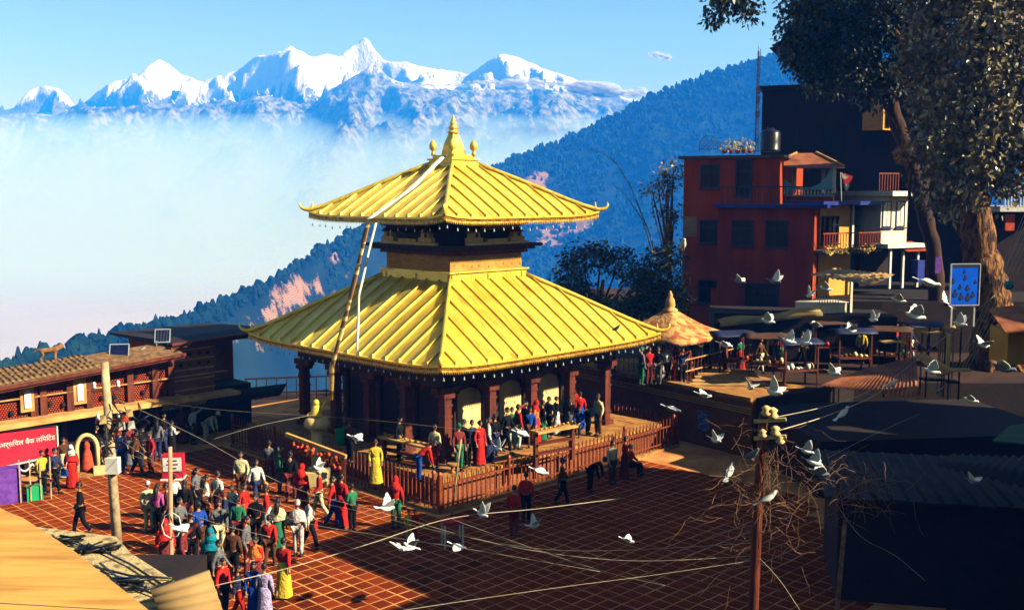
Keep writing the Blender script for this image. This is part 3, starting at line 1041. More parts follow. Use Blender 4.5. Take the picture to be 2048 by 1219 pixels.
# ================================================================== lattice building along the left side of the square
M_tileroof = mat('old_roof_tiles', (.30, .17, .07), (.12, .055, .03), scale=5, rough=.9, bump=.8, bscale=9)
M_lattice = brick_mat('brick_lattice', (.66, .11, .04), (.50, .07, .025), (.06, .012, .008), .10, .075, .022)
M_ledge = mat('ochre_ledge', (.70, .40, .13), (.46, .2, .06), scale=1.6, rough=.85, bump=.2)
LB = tag(empty('lattice_building', (-18.3, 37.5, 0), R(46)), 'low two-storey brick lattice building along the left side of the square', 'building')
X0, X1 = -4.0, 6.6
mb = MB(); mb.box(((X0 + X1) / 2, 1.35, 2.88), (X1 - X0, 2.1, 1.44)); mb.build('upper_wall', M_lattice, LB)
mb = MB(); mb.box(((X0 + X1) / 2 + .1, .0, 2.14), (X1 - X0 + .4, 1.0, .2)); mb.build('ledge', M_ledge, LB)
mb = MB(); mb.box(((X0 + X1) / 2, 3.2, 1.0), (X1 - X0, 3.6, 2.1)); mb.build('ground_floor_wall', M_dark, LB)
for x in (X0 + .2, -1.4, 1.0, 1.35, 2.35, 3.1, 4.75, 5.8, 6.5):
    m = MB(); m.box((x, .22, 2.95), (.26, .16, 1.42)); m.build('pilaster', M_wood_r, LB)
m = MB(); m.box((2.3, .19, 2.98), (X1 - X0 + 3, .1, .05)); m.build('string_course', M_ledge, LB)
for x in (.75, 2.72):
    m = MB(); m.box((x, .19, 2.95), (.5, .12, .98)); o = m.build('niche_window', M_ledge, LB)
    m = MB(); m.box((x, .11, 2.88), (.24, .06, .56)); m.lathe([(.12, 0), (.12, .05)], (0, 0, 0), 10, 0, False, Matrix.Translation((x, .14, 3.16)) @ Matrix.Rotation(R(90), 4, 'X')); m.build('pane', M_white, o)
for x, z in ((-.8, 2.5), (.2, 2.45), (1.6, 2.6), (2.1, 2.5), (3.6, 2.55), (4.1, 2.5), (5.0, 3.2), (5.3, 2.55), (5.6, 3.3), (3.9, 3.2)):
    m = MB(); m.lathe([(.1, 0), (.07, .12), (.02, .13)], (0, 0, 0), 10, 0, True, Matrix.Translation((x, .3, z)) @ Matrix.Rotation(R(90), 4, 'X')); m.build('vent', M_dark, LB)
for x in range(6):
    m = MB(); m.box((X0 + .8 + x * 1.9, 1.2, 1.0), (.16, .16, 2.0)); m.build('post', M_wood_r, LB)
rf = MB()
rf.add([(X0 - .3, -.45, 3.66), (X1 + .1, -.45, 3.66), (X1 + .1, 1.0, 3.95), (X0 - .3, 1.0, 3.95), (X0 - .3, 5.2, 3.2), (X1 + .1, 5.2, 3.2), (X0 - .3, -.45, 3.54), (X1 + .1, -.45, 3.54), (X1 + .1, .3, 3.6), (X0 - .3, .3, 3.6)],
       [(0, 1, 2, 3), (3, 2, 5, 4), (6, 7, 1, 0), (9, 8, 7, 6), (1, 7, 8, 2), (2, 8, 5)])
rf = rf.build('roof', M_tileroof, LB)
rt = MB(); rt.box((0, 0, 0), (.19, .34, .05)); rt.lathe([(.07, -.17), (.07, .17)], (0, 0, 0), 6, 0, True, Matrix.Translation((.09, 0, .02)) @ Matrix.Rotation(R(90), 4, 'X'))
rme = rt.mesh('roof_tile'); rme.materials.append(M_tileroof)
for r_ in range(5):
    for q in range(48):
        x = X0 - .2 + q * .22
        if x > 3.2: continue
        o = link('roof_tile', rme, rf, (x + random.uniform(-.02, .02), -.28 + r_ * .29, 3.72 + r_ * .058 + random.uniform(-.01, .02)))
        o.rotation_euler = (math.atan(.2), random.uniform(-.06, .06), random.uniform(-.05, .05))
m = MB(); m.box(((X0 + X1) / 2, -.5, 3.58), (X1 - X0 + .4, .1, .12)); m.box(((X0 + X1) / 2, -.4, 3.46), (X1 - X0 + .4, .08, .08)); m.build('gutter', M_wood_r, LB)

# the roof line rises a little towards the temple
for o in list(LB.children):
    if o.name.split('.')[0] in ('upper_wall', 'roof', 'gutter', 'pilaster'):
        for v_ in o.data.vertices:
            if v_.co.z > 3.1: v_.co.z += .062 * (v_.co.x)
for o in rf.children:
    o.location.z += .062 * o.location.x
# brick wing continuing towards the temple
WG = tag(empty('brick_wing', (-18.3 + 6.75 * math.cos(R(46)), 37.5 + 6.75 * math.sin(R(46)), 0), R(46)), 'brick wing with a recess added for shade beside the temple corner', 'building')
mb = MB(); mb.box((.95, 2.4, 3.1), (1.9, 3.8, 2.3)); mb.box((3.2, 4.2, 3.1), (2.6, 1.8, 2.3)); mb.build('upper_wall', M_brick, WG)  # second wall set back under the roof to put it in shade
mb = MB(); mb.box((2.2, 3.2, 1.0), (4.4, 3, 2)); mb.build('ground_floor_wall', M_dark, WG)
for i in range(5):
    m = MB(); m.box((.95, .48, 2.35 + i * .42), (1.9, .08, .07)); m.build('string_course', M_brick_y, WG)
for i in range(4):
    for j in range(2):
        m = MB(); m.box((.35 + i * .42, .47, 3.82 - j * .42), (.14, .06, .14)); m.build('vent', M_dark, WG)
m = MB(); m.box((1.2, .1, 2.05), (2.9, .9, .14)); m.build('ledge', M_ledge, WG)
rf = MB()
rf.add([(-.25, .0, 4.38), (4.5, .0, 4.5), (4.5, 1.2, 4.58), (-.25, 1.2, 4.46), (-.25, 5.6, 4.36), (4.5, 5.6, 4.36), (-.25, .0, 4.26), (4.5, .0, 4.38), (4.5, 5.6, 4.27), (-.25, 5.6, 4.27)],
       [(0, 1, 2, 3), (3, 2, 5, 4), (6, 7, 1, 0), (9, 8, 7, 6), (1, 7, 8, 5, 2), (0, 3, 4, 9, 6)])
rf.build('roof', M_dark, WG)
m = MB(); m.bar((-.3, -.07, 4.38), (4.55, -.07, 4.52), .1, .1); m.bar((-.3, .05, 4.22), (4.5, .05, 4.36), .08, .08); m.build('gutter', M_wood_r, WG)


def corrugated(name, a, b, c, d, m, label, cat, pitch=.12, amp=.025, sheets=None, th=.01):
    """Corrugated sheet between edge a-b (eave) and d-c (ridge); waves run from eave to ridge."""
    a, b, c, d = map(Vector, (a, b, c, d))
    n = max(8, int((b - a).length / pitch * 4))
    nr = ((b - a).cross(d - a)).normalized()
    bmv = MB()
    vs = []
    for i in range(n + 1):
        t = i / n
        o = nr * amp * math.sin(2 * math.pi * t * (b - a).length / pitch)
        vs += [a.lerp(b, t) + o, a.lerp(b, t).lerp(d.lerp(c, t), .5) + o + nr * .02 * math.sin(i * 3.1), d.lerp(c, t) + o]
    fs = []
    for i in range(n):
        for k in (0, 1):
            fs.append((i * 3 + k, i * 3 + 3 + k, i * 3 + 4 + k, i * 3 + 1 + k))
    bmv.add(vs, fs, 0, True)
    o = bmv.build(name, m)
    s_ = o.modifiers.new('thick', 'SOLIDIFY'); s_.thickness = th
    return tag(o, label, cat) if label else o


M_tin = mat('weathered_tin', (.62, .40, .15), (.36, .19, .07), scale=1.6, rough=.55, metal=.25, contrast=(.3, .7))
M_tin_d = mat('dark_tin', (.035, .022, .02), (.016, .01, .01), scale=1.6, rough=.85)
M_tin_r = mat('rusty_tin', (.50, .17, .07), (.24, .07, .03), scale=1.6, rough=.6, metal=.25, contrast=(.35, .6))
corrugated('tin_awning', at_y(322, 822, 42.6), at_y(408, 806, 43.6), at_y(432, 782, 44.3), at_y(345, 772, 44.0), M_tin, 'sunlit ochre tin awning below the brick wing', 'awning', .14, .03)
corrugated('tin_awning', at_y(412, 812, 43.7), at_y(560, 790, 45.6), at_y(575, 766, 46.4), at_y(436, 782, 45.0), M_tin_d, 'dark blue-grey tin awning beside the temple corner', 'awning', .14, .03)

# solar panels, dog-height details on the roofs
M_solar = mat('solar_cells', (.01, .014, .06), (.006, .008, .03), rough=.15, spec=.6, scale=3)
M_alu = mat('aluminium_frame', (.75, .74, .72), (.6, .58, .55), rough=.35, metal=.5)


def solar(u0, u1, v0, v1, Y, label, cells, legs):
    p = at_y((u0 + u1) / 2, v1, Y)
    r = tag(empty('solar_panel', p, R(8)), label, 'solar panel', 'solar panels on the left roofs')
    wd, hg = (u1 - u0) * Y / FPX, (v1 - v0) * Y / FPX * 1.12
    T = Matrix.Rotation(R(-24), 4, 'X')
    m = MB()
    for s_ in (-1, 1):
        m.box((s_ * wd / 2, 0, hg / 2), (.035, .04, hg + .03), 0, 0, T)
        m.box((0, 0, hg / 2 + s_ * hg / 2), (wd, .04, .035), 0, 0, T)
    m.build('frame', M_alu, r)
    for i in range(cells[0]):
        for j in range(cells[1]):
            m = MB(); m.box((-wd / 2 + wd * (i + .5) / cells[0], 0, hg * (j + .5) / cells[1]), (wd / cells[0] - .014, .02, hg / cells[1] - .014), 0, 0, T); m.build('cell', M_solar, r)
    if cells != (1, 1):
        m = MB(); m.box((0, .012, hg / 2), (wd - .03, .01, hg - .03), 0, 0, T); m.build('backing', M_white, r)
    for s_ in (-1, 1):
        m = MB(); m.bar((s_ * wd * .38, .0, -legs), (s_ * wd * .38, .02, .06), .03); m.bar((s_ * wd * .38, .5, -legs), (s_ * wd * .38, .3, hg * .7), .03); m.build('leg', M_alu, r)


solar(219, 256, 690, 719, 41.0, 'plain dark solar panel in a white frame on the left roof', (1, 1), .12)
solar(310, 339, 660, 684, 42.4, 'small gridded solar panel on legs above the brick wing', (5, 7), .14)
mb = MB(); mb.sheet([at_y(256, 716, 41.6), at_y(268, 716, 41.6), at_y(288, 697, 42.0), at_y(276, 697, 42.0)], .03); mb.bar(at_y(262, 718, 41.5), at_y(290, 694, 42.0), .05)
tag(mb.build('roof_prop', M_alu), 'pale metal strip propped beside the dark solar panel', 'metal strip')

# red shop sign with white lettering
M_red = mat('red_sign_face', (.62, .02, .05), (.48, .012, .035), rough=.4, scale=1)
sA, sB = at_y(-40, 866, 36.4), at_y(117, 850, 38.6)
sC, sD = at_y(117, 909, 38.6), at_y(-40, 943, 36.4)
ex = (sB - sA).normalized(); 
sign = tag(empty('shop_sign', sD, math.atan2(ex.y, ex.x)), 'red shop sign with white script hanging below the lattice wall', 'sign')
SL = (Vector((sB.x, sB.y, 0)) - Vector((sA.x, sA.y, 0))).length
h0, h1 = sA.z - sD.z, sB.z - sD.z
lo1 = sC.z - sD.z
mb = MB()
vs = [(0, 0, 0), (SL, 0, lo1), (SL, 0, h1), (0, 0, h0)]
mb.add(vs + [(x, .08, z) for x, y, z in vs], [(0, 1, 2, 3), (7, 6, 5, 4), (0, 4, 5, 1), (1, 5, 6, 2), (2, 6, 7, 3), (3, 7, 4, 0)])
mb.build('board', M_red, sign)
mb = MB(); mb.bar((SL, -.02, lo1), (SL, -.02, h1), .05); mb.bar((0, -.02, h0), (SL, -.02, h1), .05); mb.bar((0, -.02, 0), (SL, -.02, lo1), .05); mb.build('frame', M_white, sign)


def lettering(txt, size, parent, loc, rot, m, name='lettering', ext=.008):
    cu = bpy.data.curves.new(name, 'FONT')
    cu.body, cu.size, cu.extrude, cu.align_x, cu.align_y = txt, size, ext, 'CENTER', 'CENTER'
    o = bpy.data.objects.new(name, cu)
    col.objects.link(o)
    dg = bpy.context.evaluated_depsgraph_get()
    me = bpy.data.meshes.new_from_object(o.evaluated_get(dg))
    bpy.data.objects.remove(o)
    me.materials.clear(); me.materials.append(m)
    q = link(name, me, parent, loc)
    q.rotation_euler = rot
    return q


lettering('\u0930 \u0915\u092e\u0930\u094d\u0938\u093f\u092f\u0932 \u092c\u0948\u0902\u0915 \u0932\u093f\u092e\u093f\u091f\u0947\u0921', .25, sign, (SL * .555, -.03, (h0 + h1 + lo1) / 4 + .12), (math.pi / 2, -math.atan2(h1 + lo1 - h0, 2 * SL) * .9, 0), M_white)
# cream cloth swags below the sign
for i in range(4):
    m = MB()
    x0, x1 = SL * (.28 + .18 * i), SL * (.28 + .18 * (i + 1))
    zb = lerp(0, lo1, (x0 / SL)) - .1
    m.tube([(lerp(x0, x1, t / 6), -.05, zb - .22 * math.sin(math.pi * t / 6)) for t in range(7)], .035, 5)
    m.build('swag', M_white, sign)

# ---- arched shrine with a red idol
ASh = tag(empty('arched_shrine', at_z(176, 948, 0), R(20)), 'cream arched niche with a red idol near the utility pole', 'shrine')
pts = [(.36 * math.cos(a), 1.0 + .5 * math.sin(a)) for a in [math.pi * i / 10 for i in range(11)]]
m = MB(); m.tube([(.36, 0, 0)] + [(x, 0, z) for x, z in pts] + [(-.36, 0, 0)], .085, 6); m.build('arch', M_cream, ASh)
m = MB(); m.box((0, .35, .6), (.7, .3, 1.2)); m.build('back_wall', M_dark, ASh)
M_idol = mat('vermilion_idol', (.75, .10, .03), (.45, .04, .015), scale=6, rough=.8)
m = MB(); m.lathe([(.24, 0), (.26, .15), (.2, .45), (.16, .7), (.09, .85), (.12, .95), (.1, 1.08), (.02, 1.18)], (0, .1, .1), 10); m.build('idol', M_idol, ASh)
m = MB(); m.box((0, -.1, .06), (1.1, .7, .12)); m.build('step', M_stone, ASh)
m = MB(); m.box((.42, -.32, .2), (.4, .3, .3)); m.build('offering_box', M_cream, ASh)

# ---- red kiosk with a white notice on its front
K = tag(empty('red_kiosk', at_z(346, 958, 0), R(8)), 'small red kiosk carrying a white notice in the middle of the left crowd', 'kiosk')
m = MB(); m.box((0, .2, .45), (.75, .5, .9)); m.build('cabinet', M_red, K)
m = MB(); m.box((0, -.08, .58), (.66, .03, .5)); o = m.build('notice', M_white, K)
M_ink = mat('black_ink', (.02, .02, .02), rough=.6)
for z, wd in ((.72, .34), (.58, .42), (.44, .3)):
    m = MB(); m.box((0, -.098, z), (wd, .004, .05)); m.build('printed_line', M_ink, o)
m = MB(); m.box((0, .15, .02), (.85, .7, .05)); m.build('base', M_white, K)

# ---- plaza-edge railing and sunlit bits behind the temple on the left
EG = tag(empty('edge_railing', (-13.5, 52.6, 0), R(12)), 'dark railing along the cliff edge of the square behind the temple', 'railing')
for i in range(26):
    m = MB(); m.box((i * .5, 0, .55), (.06, .06, 1.1)); m.build('baluster', M_dark, EG)
for z in (.35, 1.1):
    m = MB(); m.box((6.4, 0, z), (13, .08, .08)); m.build('rail', M_dark, EG)

# ================================================================== pavilion shrine on the terrace
PV = tag(empty('pavilion_shrine', (7.15, 47.2, 2.3), R(45)), 'small open pavilion with mossy domed roof and stone pinnacle on the terrace', 'pavilion')
M_moss = mat('moss_grown_roof', (.66, .36, .12), (.42, .10, .03), scale=2.4, rough=.95, bump=1.0, bscale=9, contrast=(.42, .56))
prof = [(2.0, 1.66), (2.12, 1.68), (2.14, 1.84), (1.6, 2.02), (1.1, 2.26), (.66, 2.56), (.3, 2.86)]
m = MB()
vs, fs = [], []
n = 32
for r_, z in prof:
    for k in range(n):
        a = 2 * math.pi * k / n
        q = r_ / max(abs(math.cos(a)), abs(math.sin(a))) ** .96
        vs.append((q * math.cos(a), q * math.sin(a), z + .04 * fbm(q * math.cos(a) * 2, q * math.sin(a) * 2, z, 3)))
for i in range(len(prof) - 1):
    for k in range(n):
        fs.append((i * n + k, i * n + (k + 1) % n, (i + 1) * n + (k + 1) % n, (i + 1) * n + k))
fs.append(tuple(range(n - 1, -1, -1)))
m.add(vs, fs, 0, True)
m.build('roof', M_moss, PV)
m = MB(); m.lathe([(.34, 2.8), (.36, 2.95), (.2, 3.05), (.24, 3.15), (.2, 3.4), (.1, 3.55), (.12, 3.6), (.03, 3.8)], n=8); m.build('pinnacle', M_ledge, PV)
for sx in (-1, 1):
    for sy in (-1, 1):
        m = MB(); m.box((sx * 1.8, sy * 1.8, .9), (.16, .16, 1.8)); m.build('column', M_wood_r, PV)
m = MB(); m.box((.6, .9, .95), (2.2, .12, 1.5)); m.build('back_wall', M_ledge, PV)

# terrace railings in front of the pavilion
for (ax, ay, bx, by, lab) in ((3.9, 48.6, 7.2, 44.9, 'thin iron railing on the terrace below the pavilion'), (7.4, 44.7, 11.4, 49.5, 'iron railing running back along the terrace steps')):
    A, B = Vector((ax, ay, 2.32)), Vector((bx, by, 2.32))
    r = tag(empty('terrace_railing', A, math.atan2(by - ay, bx - ax)), lab, 'railing', 'railings on the terrace')
    Lr = (B - A).length
    for i in range(int(Lr / .3) + 1):
        m = MB(); m.box((i * .3, 0, .5), (.03, .03, 1.0)); m.build('baluster', M_iron, r)
    for z in (.5, 1.0):
        m = MB(); m.box((Lr / 2, 0, z), (Lr, .045, .045)); m.build('rail', M_ledge, r)
for i in range(5):
    m = MB(); m.box((9.2 + .1 * i, 44.2 + i * .55, 2.34 + i * .03), (3.2 - .2 * i, .42, .09 + .06 * i), R(-4)); tag(m.build('stone_step', M_ledge), ['lowest', 'second', 'third', 'fourth', 'topmost'][i] + ' of the sunlit stone steps on the terrace', 'step', 'sunlit terrace steps')
# ================================================================== red building and its neighbours on the right
M_redwall = mat('red_plaster', (.48, .058, .001), (.20, .018, .001), scale=1.1, rough=.85, detail=9, contrast=(.28, .62), stretch=(1, 1, .3))
M_slab = mat('concrete_slab', (.16, .10, .08), (.09, .06, .055), scale=2, rough=.85)
M_yellow = mat('yellow_wall', (.78, .40, .07), (.66, .32, .05), scale=1, rough=.85)
M_pinkw = mat('pale_pink_wall', (.86, .76, .64), (.74, .52, .38), scale=.9, rough=.85, contrast=(.3, .5))
M_navy = mat('navy_frame', (.015, .022, .09), (.01, .014, .05), rough=.5)
RB = tag(empty('red_building', (9.42, 58, 2.3), R(-25)), 'three-storey red plastered building with dark windows in shade', 'building')
m = MB(); m.box((2.6, 3.5, 5.0), (5.2, 7, 10.0)); m.build('tower_wall', M_redwall, RB)
m = MB(); m.box((4.6, 2.6, 3.7), (5.06, 6.2, 7.4)); m.build('front_wall', M_redwall, RB)
m = MB(); m.box((2.6, 3.5, 10.1), (5.7, 7.5, .16)); m.build('roof_slab', M_slab, RB)
m = MB(); m.box((4.9, 2.3, 7.5), (5.9, 6.9, .2)); m.build('terrace_slab', M_bluepaint, RB)
for z in (9.1, 6.1, 2.8):
    window(RB, 1.45, 0, z, .95, 1.2, M_navy, bars=1)
for x in (3.4, 5.2):
    window(RB, x, -.5, 6.05, 1.1, 1.35, M_navy, bars=1)
window(RB, 4.5, -.5, 2.75, 1.7, 1.3, M_navy, bars=2)
window(RB, 3.3, 0, 9.0, .8, 1.9, M_navy, bars=0)
m = MB(); m.box((2.02, -.3, 1.5), (.5, .5, 3.0)); m.build('pier', M_redwall, RB)
M_patch = brick_mat('bare_brick_patch', (.36, .16, .10), (.28, .11, .07), (.42, .28, .2), .2, .08, .02)
m = MB(); m.box((.4, -.012, 6.35), (.75, .03, 1.1)); m.build('bare_brick', M_patch, RB)
for i in range(16):
    m = MB(); m.box((2.4 + i * .3, -1.05, 8.05), (.035, .035, .9)); m.build('baluster', M_navy, RB)
m = MB(); m.box((4.7, -1.05, 8.5), (4.7, .06, .06)); m.build('rail', M_navy, RB)
m = MB(); m.box((4.0, -.4, 8.9), (.1, .05, .8)); m.build('drain_pipe', M_redwall, RB)
mb = MB(); mb.lathe([(.55, 0), (.57, .1), (.55, .12), (.57, .5), (.55, .55), (.57, 1.0), (.45, 1.15), (.2, 1.22), (.18, 1.3)], n=16)
M_black = mat('black_plastic', (.012, .012, .014), (.008, .008, .01), rough=.35)
tk = tag(mb.build('water_tank', M_black, None, at_y(1540, 303, 59)), 'black ribbed plastic water tank on the red roof', 'water tank')
# lattice antenna mast
AM = tag(empty('antenna_mast', at_y(1512, 305, 59.5)), 'tall thin lattice antenna mast rising from the red roof', 'antenna')
H = (305 - 98) / FPX * 59.5
m = MB()
for a in (0, 120, 240):
    x, y = .12 * math.cos(R(a)), .12 * math.sin(R(a))
    m.bar((x, y, 0), (x * .3, y * .3, H * .95), .035)
m.build('mast_leg', M_navy, AM)
m = MB()
for i in range(18):
    z = H * .9 * i / 18
    k = 1 - .65 * i / 18
    for a in (0, 120, 240):
        m.bar((.12 * k * math.cos(R(a)), .12 * k * math.sin(R(a)), z), (.12 * k * math.cos(R(a + 120)), .12 * k * math.sin(R(a + 120)), z + H * .05), .018)
tag(m.build('bracing', M_navy, AM), kind='stuff')
for z in (H * .5, H * .58, H * .36):
    m = MB(); m.box((0, -.1, z), (.24, .14, .34)); m.build('dish', M_navy, AM)
m = MB(); m.bar((.1, 0, H * .7), (.12, 0, H * .97), .03); m.bar((0, 0, H * .9), (0, 0, H), .02); m.build('whip', M_navy, AM)
# ornamental iron gate panel on the roof and marigolds
OR = tag(empty('roof_ornament', at_y(1417, 303, 58.5)), 'scrolled wrought-iron panel on the roof edge', 'iron panel')
m = MB()
for i in range(4):
    for j in range(2):
        cx, cz = -.34 + .23 * i, .25 + .24 * j
        m.tube([(cx + .1 * math.cos(t * .7), 0, cz + .1 * math.sin(t * .7)) for t in range(10)], .016, 4)
m.build('scroll', M_navy, OR)
m = MB(); m.tube([(.5 * math.cos(math.pi * t / 10), 0, .45 + .4 * math.sin(math.pi * t / 10)) for t in range(11)], .02, 4); m.bar((-.5, 0, 0), (-.5, 0, .45), .03); m.bar((.5, 0, 0), (.5, 0, .45), .03); m.bar((-.55, 0, .12), (.55, 0, .12), .03); m.build('hoop', M_navy, OR)
M_leafy = mat('yellow_leaf', (.62, .42, .06), (.10, .14, .03), scale=7, rough=.8, contrast=(.4, .5))


def leaf_cloud(mbx, c, rad, n, size, rnd_, droop=.3, flat=1.0):
    for _ in range(n):
        while True:
            q = Vector((rnd_.uniform(-1, 1), rnd_.uniform(-1, 1), rnd_.uniform(-1, 1)))
            if q.length < 1: break
        q = q.normalized() * (q.length ** .45)
        p = Vector(c) + Vector((q.x * rad[0], q.y * rad[1], q.z * rad[2]))
        d = (q + Vector((rnd_.gauss(0, .5), rnd_.gauss(0, .5), rnd_.gauss(0, .5) - droop))).normalized()
        s_ = d.orthogonal().normalized()
        s_ = (s_ * math.cos(rnd_.random() * 6.3) + d.cross(s_) * math.sin(rnd_.random() * 6.3)).normalized()
        L_ = size * rnd_.uniform(.6, 1.3)
        W_ = L_ * .3
        mbx.add([p, p + d * L_ * .45 + s_ * W_, p + d * L_ - Vector((0, 0, L_ * .12)), p + d * L_ * .45 - s_ * W_], [(0, 1, 2, 3)])


rl = random.Random(3)
FLW = tag(empty('roof_plants', at_y(1475, 302, 58)), 'row of sunlit yellow-leaved potted plants on the red roof', 'plants')
for i in range(5):
    m = MB(); leaf_cloud(m, (-.7 + .35 * i, 0, .25 + .12 * (i % 2)), (.26, .25, .3), 70, .13, rl); m.build('foliage', M_leafy, FLW)
    m = MB(); m.lathe([(.1, -.12), (.14, .06)], (-.7 + .35 * i, 0, 0), 8); m.build('pot', M_redwall, FLW)

# little rooftop pavilion with white-blue arched balcony and red tiled hat
RP = tag(empty('rooftop_kiosk', at_y(1608, 408, 56.6), R(-18)), 'rooftop kiosk with white arched parapet and red tiled roof', 'kiosk')
M_paleblue = mat('pale_blue_paint', (.30, .55, .75), (.22, .42, .62), rough=.7, scale=2)
wd = 112 / FPX * 56.6
m = MB()
N = 14
vs = []
for i in range(N + 1):
    x = -wd / 2 + wd * i / N
    t = abs(2 * i / N - 1)
    z = .85 + (1.05 * (1 - math.sqrt(max(0, 1 - ((t) / .82) ** 2))) if t < .82 else 1.05)
    vs += [(x, 0, .85), (x, 0, z + .02), (x, .12, .85), (x, .12, z + .02)]
fs = []
for i in range(N):
    a, b = i * 4, i * 4 + 4
    fs += [(a, b, b + 1, a + 1), (a + 2, a + 3, b + 3, b + 2), (a + 1, b + 1, b + 3, a + 3), (a, a + 2, b + 2, b)]
m.add(vs, fs)
m.build('arched_parapet', M_paleblue, RP)
m = MB(); m.box((0, .05, .82), (wd + .1, .2, .09)); m.box((0, .05, .45), (wd + .1, .2, .08)); m.build('parapet_rail', M_paleblue, RP)
for i in range(17):
    m = MB(); m.lathe([(.04, .48), (.065, .58), (.04, .66), (.05, .78)], (-wd / 2 + wd * (i + .5) / 17, .05, 0), 6); m.build('baluster', M_white, RP)
m = MB(); m.box((0, .3, .22), (wd, .5, .44)); m.build('base_wall', M_redwall, RP)
for x in (-wd / 2, -wd * .2, wd * .3, wd / 2):
    m = MB(); m.box((x, .06 if abs(x) > wd * .4 else 1.6, 1.3), (.18, .18, 1.4)); m.build('column', M_white, RP)
m = MB()
m.add([(-wd / 2 - .5, -.4, 1.95), (wd / 2 + .5, -.4, 1.95), (wd / 2 + .5, 2.6, 1.95), (-wd / 2 - .5, 2.6, 1.95), (-.5, 1.1, 2.75), (.5, 1.1, 2.75)], [(0, 1, 5, 4), (1, 2, 5), (2, 3, 4, 5), (3, 0, 4), (3, 2, 1, 0)])
m.build('roof', M_tin_r, RP)
m = MB(); m.bar((wd / 2 + .5, -.4, 2.0), (.5, 1.1, 2.8), .09); m.bar((-wd / 2 - .5, -.4, 2.0), (-.5, 1.1, 2.8), .09); m.build('hip_ridge', M_ledge, RP)

# pennant flag on the terrace
FG = tag(empty('pennant_flag', at_y(1690, 402, 55.5)), 'red and white triangular pennant on the terrace railing', 'flag')
m = MB(); m.bar((-.18, 0, 0), (-.28, 0, 1.5), .03); m.build('pole', M_white, FG)
M_flag = mat('red_white_cloth', (.75, .05, .06), (.85, .8, .78), scale=2.2, contrast=(.46, .5), rough=.9)
m = MB(); m.add([(-.26, 0, 1.5), (.35, -.08, 1.3), (.1, 0, .5), (.02, .03, .55)], [(0, 3, 2, 1)]); o = m.build('cloth', M_flag, FG); o.modifiers.new('thick', 'SOLIDIFY').thickness = .01

# ---- yellow wing with railed balcony
YW = tag(empty('yellow_house', (16.25, 55.6, 5.0), R(30)), 'sunlit yellow house wall with barred window and railed balcony', 'house')
m = MB(); m.box((1.2, 2, 2.4), (2.4, 4, 4.8)); m.build('wall', M_yellow, YW)
window(YW, .75, 0, 3.55, 1.15, 1.35, M_dark, bars=2)
m = MB(); m.box((1.4, 1.2, 4.95), (4.6, 4.6, .2)); m.build('roof_slab', M_bluepaint, YW)
m = MB(); m.box((2.38, -.06, 3.6), (.14, .14, 2.4)); m.build('corner_post', M_white, YW)
m = MB(); m.box((1.2, -.6, 2.45), (4.4, 1.3, .14)); m.build('balcony_slab', M_slab, YW)
for i in range(22):
    m = MB(); m.box((-.9 + i * .2, -1.2, 2.95), (.03, .03, .9)); m.build('baluster', M_redwall, YW)
m = MB(); m.box((1.2, -1.2, 3.4), (4.4, .05, .06)); m.build('rail', M_iron, YW)
for i in range(6):
    m = MB(); leaf_cloud(m, (-.6 + .7 * i, -1.3, 2.6), (.3, .15, .2), 40, .16, rl); m.build('balcony_plant', M_leafy, YW)

# ---- pale house with two shuttered windows
PH = tag(empty('pale_house', (19.75, 56.4, 4.9), R(27)), 'pale pink house front with two shuttered windows above shop columns', 'house')
m = MB(); m.box((.98, 2, 4.15), (1.96, 4, 2.6)); m.build('wall', M_pinkw, PH)
for x in (.42, 1.42):
    f = window(PH, x, 0, 4.45, .6, 1.35, M_navy, pane=M_pinkw, bars=1, cross=0, proud=-.02)
m = MB(); m.box((1.0, 1.5, 5.55), (2.5, 5, .26)); m.build('roof_slab', M_white, PH)
m = MB(); m.box((1.1, .6, 2.78), (2.9, 3, .22)); m.build('canopy_slab', M_white, PH)
m = MB(); m.sheet([(1.0, -.95, 2.5), (2.6, -.95, 2.5), (2.6, .2, 2.95), (1.0, .2, 2.95)], .04); m.build('awning', M_redwall, PH)
for x in (.15, 1.1, 2.2):
    m = MB(); m.box((x, -.6, 1.6), (.13, .13, 2.2)); m.build('column', M_white, PH)
m = MB(); m.box((1, 1.4, 1.6), (2.4, .4, 2.2)); m.build('shop_interior', M_dark, PH)
for i in range(8):
    m = MB(); m.box((-.2 + i * .2, .0, 6.15), (.03, .03, .95)); m.build('baluster', M_iron, PH)
m = MB(); m.box((.5, 0, 6.62), (1.5, .05, .05)); m.build('rail', M_iron, PH)
m = MB(); m.box((1.9, -.9, 1.4), (.5, .5, 1.2)); m.build('blue_cooler', M_bluepaint, PH)
mb = MB(); mb.slab([(15, 54.2), (19, 53.6), (46, 53), (46, 90), (15, 90)], 2.0, 4.95); tag(mb.build('shop_terrace', M_dark), kind='structure')

# ---- tall dark building behind
DB = tag(empty('dark_house', (16.2, 69, 2.3), R(-22)), 'tall dark unlit house with upturned eaves behind the big tree', 'house')
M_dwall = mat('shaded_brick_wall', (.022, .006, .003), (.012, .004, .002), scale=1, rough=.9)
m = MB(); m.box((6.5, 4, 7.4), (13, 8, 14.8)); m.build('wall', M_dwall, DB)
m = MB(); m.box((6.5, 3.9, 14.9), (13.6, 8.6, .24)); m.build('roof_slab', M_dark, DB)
m = MB()
pts = [(-.5, 2.3), (.3, 1.5), (1.3, .8), (2.6, .3), (4.5, .1), (7, .05)]
up_ = [(x + 1.5, z + .45) for x, z in pts[:1]] + [(x + .35, z + .42) for x, z in pts[1:]]
N = len(pts)
vs = [(1.0 + x, -1.0, 15 + z) for x, z in pts] + [(1.0 + x, -1.0, 15 + z) for x, z in up_] + [(1.0 + x, 5, 15 + z) for x, z in pts] + [(1.0 + x, 5, 15 + z) for x, z in up_]
